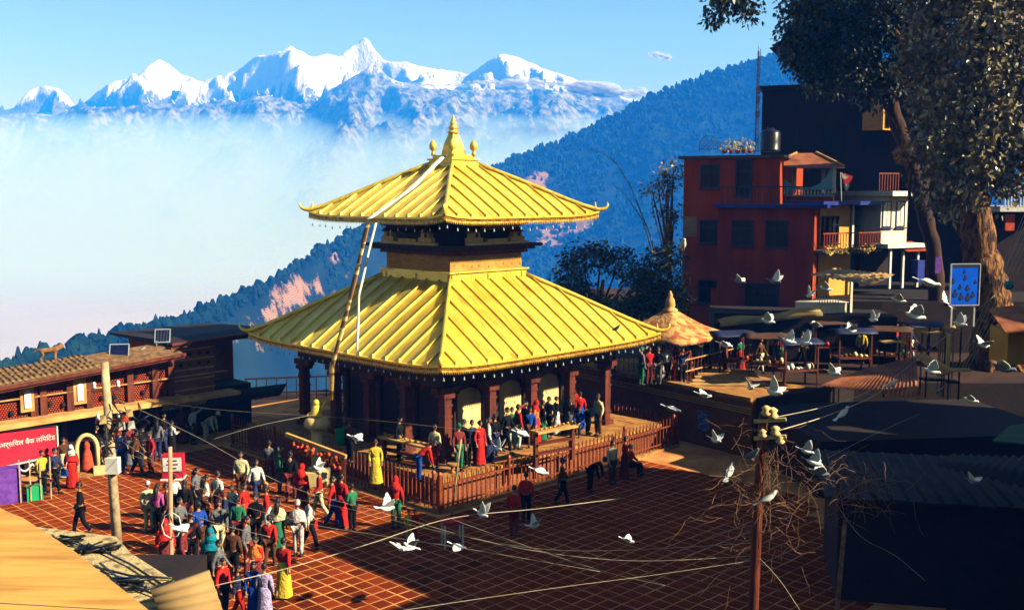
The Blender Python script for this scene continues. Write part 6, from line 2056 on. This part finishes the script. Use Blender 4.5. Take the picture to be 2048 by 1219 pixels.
# u, v(feet), z, pose, facing(deg, 0 = towards camera), height, top, bottom, hair, label, options
for a in (
    (145, 975, 0, 'stand', 20, 1.55, RED, RED, 'hood', 'woman wrapped in a red shawl beside the arched shrine', dict(skirt=True, shawl=RED, hairc=WHT, group=G0)),
    (86, 990, 0, 'stand', 60, 1.6, YEL, BLK, 'short', 'person in a yellow top and black trousers below the red sign', dict(group=G0)),
    (112, 985, 0, 'walk', 80, 1.6, NAV, BLK, 'short', 'dark-clad person with a blue bag below the red sign', dict(bag=BLU, group=G0)),
    (243, 945, 0, 'stand', 170, 1.65, BLU, BLU, 'short', 'person in bright blue clothes just behind the utility pole', dict(group=G0)),
    (275, 950, 0, 'walk', 100, 1.65, BRN, BLK, 'short', 'person in a brown jacket in the shade right of the utility pole', dict(group=G0)),
    (302, 945, 0, 'stand', -40, 1.6, RED, MAR, 'short', 'person in a red blouse behind the red kiosk', dict(group=G0)),
    (163, 1070, 0, 'walk', -60, 1.68, BLK, BLK, 'short', 'man all in black walking left of the utility pole', dict(group=G0)),
    (299, 1062, 0, 'stand', 30, 1.6, CRM, CRM, 'cap', 'person in beige with a white cap next to the pink jacket', dict(hairc=WHT, group=G0)),
    (318, 1070, 0, 'stand', 165, 1.62, PNK, BLK, 'long', 'long-haired woman in a pink jacket with dark legs', dict(group=G0)),
    (336, 1068, 0, 'stand', -70, 1.62, BRN, BLK, 'short', 'person in a brown coat just left of the thin pole', dict(group=G0)),
    (388, 888, 0, 'reach', 70, 1.65, WHT, BRN, 'short', 'man in a white shirt reaching up under the tin awning', dict(group=G0)),
    (412, 886, 0, 'bend', 80, 1.65, CRM, CRM, 'cap', 'bending person in cream clothes at the fence end', dict(hairc=CRM, group=G0)),
    (364, 886, 0, 'stand', 10, 1.6, MAR, MAR, 'bun', 'woman in maroon under the tin awning', dict(skirt=True, group=G0)),
    (330, 905, 0, 'walk', 60, 1.65, BLK, NAV, 'short', 'dark-clothed man in the shade beneath the brick wing', dict(group=G0)),
    (437, 1042, 0, 'stand', 150, 1.66, WHT, MAR, 'short', 'man in a white shirt and maroon trousers at the edge of the crowd', dict(group=G1)),
    (484, 1000, 0, 'stand', 0, 1.72, CRM, BRN, 'short', 'tall man in a cream shirt and brown trousers facing the camera', dict(group=G1)),
    (514, 1012, 0, 'walk', 40, 1.62, WHT, NAV, 'long', 'woman in a white blouse and blue jeans', dict(bag=YEL, group=G1)),
    (467, 1056, 0, 'stand', -20, 1.4, WHT, BLU, 'bun', 'girl in a white top and blue patterned skirt', dict(skirt=True, group=G1)),
    (490, 1060, 0, 'stand', 60, 1.5, RED, RED, 'short', 'person in red with a big red bag among the crowd', dict(bag=RED, group=G1)),
    (513, 1096, 0, 'stand', 0, 1.66, BLK, BLK, 'short', 'black-coated person looking at the camera', dict(group=G1)),
    (558, 1110, 0, 'stand', 175, 1.7, CRM, GRN, 'long', 'woman in a long green dress with a beige shawl', dict(skirt=True, shawl=CRM, group=G1)),
    (597, 1112, 0, 'stand', 170, 1.68, (.80, .66, .64), (.8, .66, .64), 'cap', 'person in a pale pink coat with a light cap', dict(skirt=False, hairc=(.8, .6, .58), shawl=(.80, .66, .64), group=G1)),
    (619, 1100, 0, 'walk', 120, 1.62, WHT, BLK, 'short', 'person in a white and red jacket with black jeans striding right', dict(bag=RED, group=G1)),
    (605, 1030, 0, 'stand', 160, 1.7, RED, MAR, 'hood', 'hooded person in a long red cloak near the bell frame', dict(skirt=True, shawl=RED, hairc=RED, group=G1)),
    (666, 1056, 0, 'walk', 100, 1.68, RED, BLU, 'short', 'person in a dark red jacket and blue jeans by the left fence', dict(group=G1)),
    (684, 1052, 0, 'stand', 150, 1.7, RED, RED, 'short', 'person in a long red coat by the left fence', dict(skirt=True, group=G1)),
    (333, 1152, 0, 'stand', 20, 1.62, RED, MAR, 'hood', 'woman in a red shawl beneath the wire loop of the thin pole', dict(skirt=True, shawl=RED, hairc=RED, group=G1)),
    (385, 1140, 0, 'stand', 190, 1.68, BLK, BLK, 'short', 'dark-clothed man with his back turned behind the red shawl', dict(group=G1)),
    (362, 1100, 0, 'carry', 60, 1.6, GRY, BLK, 'short', 'person in grey holding a white sheet beside the thin pole', dict(group=G1)),
    (410, 1078, 0, 'photo', 100, 1.62, BRN, BLK, 'short', 'person in brown raising both hands to take a picture', dict(group=G1)),
    (424, 1172, 0, 'stand', 10, 1.6, TEAL, BLK, 'hood', 'woman in a teal hood and long black dress', dict(skirt=True, shawl=TEAL, hairc=TEAL, group=G1)),
    (468, 1168, 0, 'stand', 170, 1.66, BRN, BLK, 'short', 'man in a dark brown jacket right of the teal hood', dict(group=G1)),
    (514, 1190, 0, 'carry', -20, 1.6, RED, MAR, 'bun', 'woman in a red patterned sari carrying a yellow bundle', dict(skirt=True, shawl=ORG, group=G1)),
    (569, 1194, 0, 'walk', 160, 1.6, RED, YEL, 'short', 'person in a red jacket and yellow skirt at the edge of the shade', dict(skirt=True, group=G1)),
    (510, 1240, 0, 'stand', 10, 1.5, BLU, BLU, 'bun', 'woman in a bright blue dress at the bottom of the crowd', dict(skirt=True, group=G1)),
    (531, 1244, 0, 'stand', 170, 1.5, LAV, LAV, 'short', 'person in lavender beside the bright blue dress', dict(skirt=True, group=G1)),
    (448, 1232, 0, 'stand', 60, 1.5, RED, NAV, 'short', 'person in a red top by the bent tin sheet', dict(group=G1)),
    (478, 1240, 0, 'walk', 100, 1.4, NAV, RED, 'short', 'child in navy and red by the bent tin sheet', dict(group=G1)),
    (792, 1056, 0, 'stand', 175, 1.66, RED, GRN, 'hood', 'person in a red jacket and bright green trousers at the fence', dict(hairc=RED, group=G1)),
    (818, 1082, 0, 'stand', 30, 1.0, YEL, YEL, 'short', 'small child in yellow near the fence corner', dict(group=G1)),
    (830, 1082, 0, 'stand', -30, 1.0, RED, RED, 'short', 'small child in red near the fence corner', dict(group=G1)),
    # plinth
    (752, 968, .96, 'stand', 10, 1.5, YEL, YEL, 'cap', 'person in a yellow robe behind the left fence', dict(skirt=True, hairc=BRN, group=G2)),
    (838, 962, .96, 'bend', 110, 1.6, RED, BLU, 'short', 'person in red and blue bending at the left lamp rack', dict(group=G2)),
    (700, 925, .96, 'stand', 140, 1.6, BRN, BLK, 'short', 'shaded person in brown beside the green bin', dict(group=G2)),
    (800, 920, .96, 'stand', 60, 1.6, BLK, BLK, 'short', 'shadowy person behind the left lamp rack', dict(group=G2)),
    (929, 934, .96, 'stand', -40, 1.7, BLK, BLK, 'short', 'man in black before the first cream arch', dict(group=G2)),
    (944, 930, .96, 'stand', 20, 1.62, NAV, BLK, 'short', 'man in navy next to the black-clad man at the first arch', dict(group=G2)),
    (960, 930, .96, 'stand', 40, 1.6, RED, RED, 'bun', 'woman in a red sari at the first arch', dict(skirt=True, group=G2)),
    (977, 922, .96, 'stand', 100, 1.6, WHT, NAV, 'long', 'woman in a white top and navy skirt by the second column', dict(skirt=True, group=G2)),
    (1014, 905, .96, 'walk', 60, 1.7, BLK, BLK, 'short', 'man in a black suit and white scarf at the second arch', dict(shawl=None, bag=WHT, group=G2)),
    (1036, 898, .96, 'reach', 120, 1.7, RED, WHT, 'short', 'person in red and white reaching up to the bells', dict(group=G2)),
    (1072, 888, .96, 'stand', 70, 1.68, ORG, RED, 'hood', 'person in an orange-red robe behind the right lamp rack', dict(skirt=True, hairc=RED, group=G2)),
    (1052, 884, .96, 'stand', 30, 1.6, BLK, NAV, 'short', 'dark-haired man left of the orange-red robe', dict(group=G2)),
    (1098, 876, .96, 'stand', -30, 1.65, BLK, BLK, 'short', 'black-jacketed man behind the right lamp rack', dict(group=G2)),
    (1130, 862, .96, 'reach', 40, 1.65, (.5, .6, .2), BLK, 'short', 'person in a pale green top near the third column', dict(group=G2)),
    (1156, 872, .96, 'sit', -20, 1.6, BLU, NAV, 'short', 'seated person in blue right of the lamp rack', dict(group=G2)),
    (1176, 868, .96, 'bend', 60, 1.65, (.25, .35, .7), BLK, 'short', 'person in a light blue shirt bending at the far end of the plinth', dict(group=G2)),
    (1196, 872, .96, 'stand', -50, 1.7, CRM, BRN, 'short', 'man in a cream striped jacket at the far end of the plinth', dict(group=G2)),
    (1146, 850, .96, 'stand', 10, 1.6, RED, BLK, 'bun', 'woman in red behind the seated person', dict(skirt=True, group=G2)),
    # in the shade in front of the right fence
    (1052, 1044, 0, 'stand', 170, 1.65, RED, BLK, 'short', 'person in a red jacket against the sunlit fence', dict(group=G3)),
    (1028, 1072, 0, 'stand', 150, 1.6, RED, MAR, 'short', 'second red-clad person a step in front of the sunlit fence', dict(group=G3)),
    (1124, 1012, 0, 'walk', 90, 1.65, BRN, BLK, 'short', 'brown-jacketed person mid-way along the sunlit fence', dict(group=G3)),
    (1180, 984, 0, 'bend', 60, 1.6, BLK, BLK, 'short', 'dark figure bending by the sunlit fence', dict(group=G3)),
    (1224, 968, 0, 'stand', 40, 1.62, CRM, BRN, 'short', 'person in beige by the far part of the sunlit fence', dict(group=G3)),
    (1250, 958, 0, 'stand', 100, 1.6, RED, MAR, 'bun', 'woman in red beside the beige person', dict(skirt=True, group=G3)),
    (1270, 950, 0, 'sit', 60, 1.6, RED, BLK, 'short', 'seated person in a red jacket near the fence end', dict(group=G3)),
    # pavilion and upper street
    (1298, 768, 2.31, 'stand', 10, 1.62, RED, MAR, 'short', 'person in red at the terrace railing, nearest the gilded eave', dict(group=G4)),
    (1316, 768, 2.31, 'stand', -20, 1.62, BLK, GRY, 'short', 'person in black and grey at the terrace railing', dict(group=G4)),
    (1334, 766, 2.31, 'walk', 30, 1.6, WHT, BLK, 'short', 'person in white at the terrace railing', dict(group=G4)),
    (1352, 764, 2.31, 'stand', 0, 1.62, RED, RED, 'hood', 'hooded woman in red below the pavilion roof', dict(skirt=True, hairc=MAR, group=G4)),
    (1374, 758, 2.31, 'stand', 40, 1.62, MAR, BLK, 'short', 'person in maroon below the pavilion roof', dict(group=G4)),
    (1394, 752, 2.31, 'stand', -30, 1.62, CRM, NAV, 'short', 'person in cream at the pavilion column', dict(group=G4)),
    (1412, 748, 2.31, 'walk', -60, 1.62, BLK, BLK, 'short', 'dark figure at the right end of the pavilion', dict(group=G4)),
    (1722, 728, 2.31, 'stand', 160, 1.7, YEL, BLK, 'short', 'person in a yellow-ochre coat in the dark market street', dict(skirt=False, group=G4)),
    (1694, 722, 2.31, 'stand', 100, 1.62, GRY, BLK, 'short', 'grey-clad person left of the ochre coat', dict(group=G4)),
    (1752, 718, 2.31, 'stand', -40, 1.62, MAR, NAV, 'short', 'maroon-clad person right of the ochre coat', dict(group=G4)),
    (1602, 730, 2.31, 'walk', 70, 1.62, BLK, BLK, 'short', 'dark figure under the tarpaulin roof', dict(group=G4)),
    (1640, 715, 2.31, 'stand', 20, 1.62, NAV, BLK, 'short', 'navy-clad figure near the pink booth', dict(group=G4)),
    (1790, 708, 2.31, 'stand', 40, 1.62, RED, BLK, 'short', 'red-topped person behind the stall sheets', dict(group=G4)),
    (1852, 575, 4.96, 'stand', 10, 1.65, RED, RED, 'short', 'person in bright red outside the shop columns', dict(skirt=True, group=G4)),
):
    person(*a[:10], **a[10])

# ================================================================== pigeons
M_pw = mat('white_feather', (.92, .91, .89), (.74, .74, .76), rough=.8, scale=9)
M_pg = mat('grey_feather', (.20, .24, .32), (.10, .12, .18), rough=.7, scale=9)
M_beak = mat('beak_pink', (.45, .22, .15), rough=.5)


def pigeon_parts():
    b = MB()
    b.tube([(0, .17, .0), (0, .10, -.005), (0, .0, -.01), (0, -.09, .01), (0, -.14, .035), (0, -.175, .055), (0, -.205, .05)], [.012, .045, .06, .052, .034, .032, .012], 8)
    b.tube([(0, -.2, .05), (0, -.228, .042)], [.009, .002], 5, 1)
    body = b.mesh('pigeon_body')
    t = MB(); t.add([(-.02, .14, 0), (.02, .14, 0), (.055, .29, -.005), (.025, .30, -.008), (-.025, .30, -.008), (-.055, .29, -.005)], [(0, 1, 2, 3, 4, 5), (5, 4, 3, 2, 1, 0)]); tail = t.mesh('pigeon_tail')
    w_ = MB()
    pts = [(.03, -.09, .02), (.14, -.11, .03), (.23, -.07, .03), (.335, .02, .02), (.30, .06, .018), (.24, .07, .02), (.20, .10, .02), (.14, .09, .02), (.08, .11, .015), (.03, .09, .01)]
    w_.add(pts + [(x, y, z - .008) for x, y, z in pts], [tuple(range(9, -1, -1)), tuple(range(10, 20))] + [(i, (i + 1) % 10, 10 + (i + 1) % 10, 10 + i) for i in range(10)])
    wing = w_.mesh('pigeon_wing')
    f = MB()
    pf = [(.045, -.08, .03), (.06, .0, .035), (.05, .12, .01), (.02, .22, .0), (.03, .1, -.02), (.05, 0, -.03)]
    f.add(pf + [(x - .015, y, z) for x, y, z in pf], [tuple(range(5, -1, -1)), tuple(range(6, 12))] + [(i, (i + 1) % 6, 6 + (i + 1) % 6, 6 + i) for i in range(6)])
    fold = f.mesh('pigeon_folded_wing')
    l = MB(); l.tube([(.02, .01, -.05), (.02, .0, -.12)], .006, 4); l.tube([(-.02, .01, -.05), (-.02, .0, -.12)], .006, 4); legs = l.mesh('pigeon_legs')
    for me in (body, tail, wing, fold, legs):
        while len(me.materials) < (2 if me is body else 1): me.materials.append(None)
    return body, tail, wing, fold, legs


PB, PT, PW, PF, PLG = pigeon_parts()
rg_ = random.Random(12)


def pigeon(u, v, span, label, up=35, head=0, roll=0, pitch=0, grey=0, perch=False, Y=None):
    """span = wingspan (or body length when perched) in photograph pixels, which fixes the distance."""
    Y = Y or (.66 if not perch else .45) * FPX / (span * 1.3)
    sz = 1.0
    if u > 1250 and not perch:          # the flock over the market flies between the houses and the viewer
        Y = 19.0
        sz = span * 1.3 * Y / (FPX * .66)
    p = at_y(u, v, Y)
    r = tag(empty('pigeon', p, 0), label, 'pigeon', 'pigeons')
    r.rotation_euler = (R(pitch), R(roll), R(head))
    if not perch:           # banking in the sun
        r.rotation_euler = (Matrix.Rotation(R(24), 3, 'Y') @ r.rotation_euler.to_matrix()).to_euler()
    r.scale = (sz, sz, sz)
    mb_, mw, mt = (M_pg, M_pg, M_pg) if grey == 1 else (M_pg, M_pw, M_pw) if grey == 2 else (M_pw, M_pw, M_pw)
    o = link('body', PB, r); obj_mats(o, [mb_, M_beak])
    o = link('tail', PT, r); obj_mats(o, [mt])
    for s_ in (-1, 1):
        o = link('wing', PF if perch else PW, r); obj_mats(o, [mw])
        o.scale = (s_, 1, 1)
        if not perch:
            o.rotation_euler = (0, -s_ * R(up), 0)
    if perch:
        o = link('legs', PLG, r); obj_mats(o, [M_beak])


for a in (
    (712, 877, 38, 'white pigeon flying between the bin and the left lamp rack', 20, 70), (861, 988, 30, 'white pigeon flying by the near fence corner', 50, 20), (772, 1016, 50, 'white pigeon with raised wings left of the red jacket at the fence', 60, 130),
    (802, 1096, 46, 'white pigeon with wings spread low over the lit paving', 10, 20), (820, 1092, 44, 'white pigeon close behind another over the lit paving', 55, -60), (963, 1028, 46, 'white pigeon fluttering before the sunlit fence corner', 65, 40),
    (916, 1092, 42, 'grey and white pigeon beside the offering cabinet', -10, 80, 0, 0, 2), (1080, 943, 44, 'white pigeon gliding in front of the sunlit fence', 5, 75), (1043, 868, 40, 'white pigeon gliding past the right lamp rack', 8, 70),
    (996, 897, 38, 'white pigeon with upright wings before the second arch', 70, 20), (636, 936, 36, 'white pigeon flapping beside the stone pillar', 60, -40),
    (1478, 563, 34, 'grey and white pigeon flying before the red wall', 30, 50, 0, 0, 2), (1548, 563, 40, 'blue-grey pigeon with one wing up before the red wall', 65, 30, 20, 0, 2), (1650, 577, 36, 'white pigeon flying under the ochre awning', 10, 60, 20),
    (1618, 592, 34, 'white pigeon at the dark end of the stall awning', 60, 10), (1534, 642, 40, 'white pigeon crossing the tarpaulin roof', 40, 60), (1608, 686, 46, 'white pigeon with wings straight up below the tarpaulin', 80, 30),
    (1576, 682, 40, 'white pigeon with one raised wing just left of its upright neighbour', 62, 60, 25), (1630, 650, 36, 'blue-grey pigeon at the right end of the tarpaulin', 15, 80, 0, 0, 2), (1857, 566, 56, 'large white pigeon gliding beneath the purple banner', 5, 70, -10),
    (1828, 632, 56, 'white pigeon with spread tail above the stall sheets', 40, 80), (1890, 606, 44, 'white pigeon flying below the blue board', 20, -60, 30), (1918, 648, 40, 'white pigeon by the tree roots', 60, 40),
    (1546, 784, 56, 'big white pigeon with wings wide open above the bent pole', 45, 30, 15), (1500, 775, 36, 'white pigeon over the end of the brick coping', 40, 10), (1344, 818, 44, 'blue-shaded pigeon gliding along the dark retaining wall', 5, 70, 0, 0, 2),
    (1408, 790, 40, 'white pigeon gliding below the brick coping', 12, 100), (1626, 925, 48, 'white pigeon diving right of the bent pole', 50, 50, 30), (1638, 945, 52, 'blue-shaded pigeon beneath the diving one', 30, 80, 0, 0, 2),
    (2005, 735, 62, 'large blue-white pigeon flying at the right edge', 15, 60, 0, 0, 2), (1612, 902, 40, 'white pigeon with narrow raised wing above the creeper', 70, 60), (1945, 962, 40, 'blue and white pigeon below the dark tin roof', 35, 20, 0, 0, 2),
    (1066, 1051, 40, 'white pigeon swooping over the shaded paving', 55, 130), (360, 1058, 46, 'white pigeon low over the crowd by the thin pole', 10, 70),
):
    pigeon(*a[:4], *(a[4:]))
for a in ((1232, 656, 24, 'black and white pigeon perched on the lower gilded roof', 2, 60, 37.9), (1366, 490, 34, 'white pigeon perched on the edge of the red building', 0, 0, None), (1782, 768, 40, 'white pigeon sitting on the bright cables', 0, 60, 25.3),
          (1686, 826, 32, 'cream pigeon clinging to the lower bright cable', 0, 120, 22.2), (1460, 942, 30, 'white pigeon perched on the tangled wires left of the bent pole', 0, 150, 19), (1503, 908, 22, 'blue-grey pigeon perched by the bent pole', 1, 40, 18.7), (1536, 995, 24, 'white pigeon perched right of the bent pole shaft', 0, 90, 18.8), (1880, 780, 26, 'grey pigeon sitting on the dark shed roof', 2, 30, 30)):
    pigeon(a[0], a[1], a[2], a[3], 0, a[5], 0, -25, a[4], True, a[6])

# ================================================================== dog on the roof
M_fur = mat('tan_fur', (.45, .22, .08), (.24, .10, .04), rough=.9, scale=8)
DG = tag(empty('dog', at_y(100, 722, 39.6), R(100)), 'tan dog standing on the tiled roof of the lattice building', 'dog', None)
vs = [(0, .25, .42), (0, 0, .42), (0, -.22, .44), (0, -.36, .54), (0, -.44, .60), (0, -.56, .57), (0, .42, .46), (0, .58, .36)]
rr = [.115, .12, .135, .085, .085, .05, .03, .015]
ed = [(0, 1), (1, 2), (2, 3), (3, 4), (4, 5), (0, 6), (6, 7)]
for s_ in (-1, 1):
    i = len(vs)
    vs += [(s_ * .07, -.22, .36), (s_ * .07, -.2, .2), (s_ * .07, -.22, .03), (s_ * .07, -.26, .015)]; rr += [.05, .028, .02, .02]; ed += [(2, i), (i, i + 1), (i + 1, i + 2), (i + 2, i + 3)]
    i = len(vs)
    vs += [(s_ * .07, .25, .34), (s_ * .07, .2, .23), (s_ * .07, .32, .14), (s_ * .07, .29, .03), (s_ * .07, .25, .015)]; rr += [.06, .035, .022, .02, .02]; ed += [(0, i), (i, i + 1), (i + 1, i + 2), (i + 2, i + 3), (i + 3, i + 4)]
    i = len(vs)
    vs += [(s_ * .045, -.43, .68)]; rr += [.014]; ed += [(4, i)]
me = skin_mesh('body', vs, rr, ed, 1)
me.materials.append(M_fur)
link('body', me, DG)

# ---- the thicker part of the crowd
COLS = (('black', BLK), ('navy', NAV), ('maroon', MAR), ('brown', BRN), ('red', RED), ('white', WHT), ('cream', CRM), ('green', GRN), ('grey', GRY), ('blue', BLU))
rc = random.Random(8)
for place, grp, z, spots in (
    ('in the shadow under the lattice building', G0, 0, ((195, 930), (215, 938), (262, 930), (285, 932), (315, 922), (345, 915), (130, 955))),
    ('in the left crowd between the poles', G1, 0, ((350, 1040), (372, 1062), (395, 1030), (415, 1050), (452, 1085), (478, 1100), (440, 1110), (400, 1115), (370, 1170), (440, 1195), (495, 1150), (540, 1135), (535, 1080))),
    ('along the left fence of the temple', G1, 0, ((560, 985), (582, 1000), (640, 1035), (705, 1062), (540, 965))),
    ('under the gilded eave on the plinth', G2, .96, ((918, 942), (990, 912), (1024, 898), (1060, 892), (1085, 880), (1112, 868), (1160, 858), (870, 935), (1140, 868))),
    ('by the pavilion on the terrace', G4, 2.31, ((1282, 770), (1325, 760), (1364, 768), (1385, 745))),
    ('in the unlit market lane', G4, 2.31, ((1480, 740), (1520, 745), (1560, 735), (1665, 712), (1708, 705), (1735, 700), (1770, 725), (1820, 715))),
):
    combos = [(a, b) for a in COLS for b in COLS if a[0] != b[0]]
    rc.shuffle(combos)
    for (u, v), (ta, ba) in zip(spots, combos):
        sk = rc.random() < .25
        hk = rc.choice(('short', 'short', 'long', 'bun', 'cap'))
        what = {'short': 'person', 'long': 'woman', 'bun': 'woman', 'cap': 'capped person'}[hk]
        person(u, v, z, rc.choice(('stand', 'stand', 'walk', 'carry', 'reach')), rc.uniform(0, 360), rc.uniform(1.5, 1.72), ta[1], ba[1], hk,
               '%s in %s top and %s %s %s' % (what, ta[0], ba[0], 'skirt' if sk else 'trousers', place), skirt=sk, group=grp, hairc=ba[1] if hk == 'cap' else None)
for a in ((1450, 690, 38, 'white pigeon gliding left of the tarpaulin posts', 15, 60), (1700, 660, 36, 'white pigeon over the dark market lane', 40, 100), (1745, 640, 34, 'pigeon with lifted wings above the market crowd', 60, 20), (1795, 600, 40, 'white pigeon below the shop columns', 25, 70),
          (1665, 745, 42, 'white pigeon above the rusty corrugated roof', 35, 40), (1862, 742, 44, 'white pigeon beside the folded yellow plate', 55, 70), (1965, 690, 44, 'white pigeon near the steep cable bundle', 30, 110), (1940, 800, 40, 'white pigeon over the dark shed at the right', 20, 60),
          (1430, 880, 40, 'white pigeon left of the bent pole in front of the notice', 45, 30), (1255, 1080, 34, 'white pigeon low over the dark paving', 20, 80), (1160, 1080, 30, 'small white pigeon over the dark paving', 50, 40)):
    pigeon(*a)
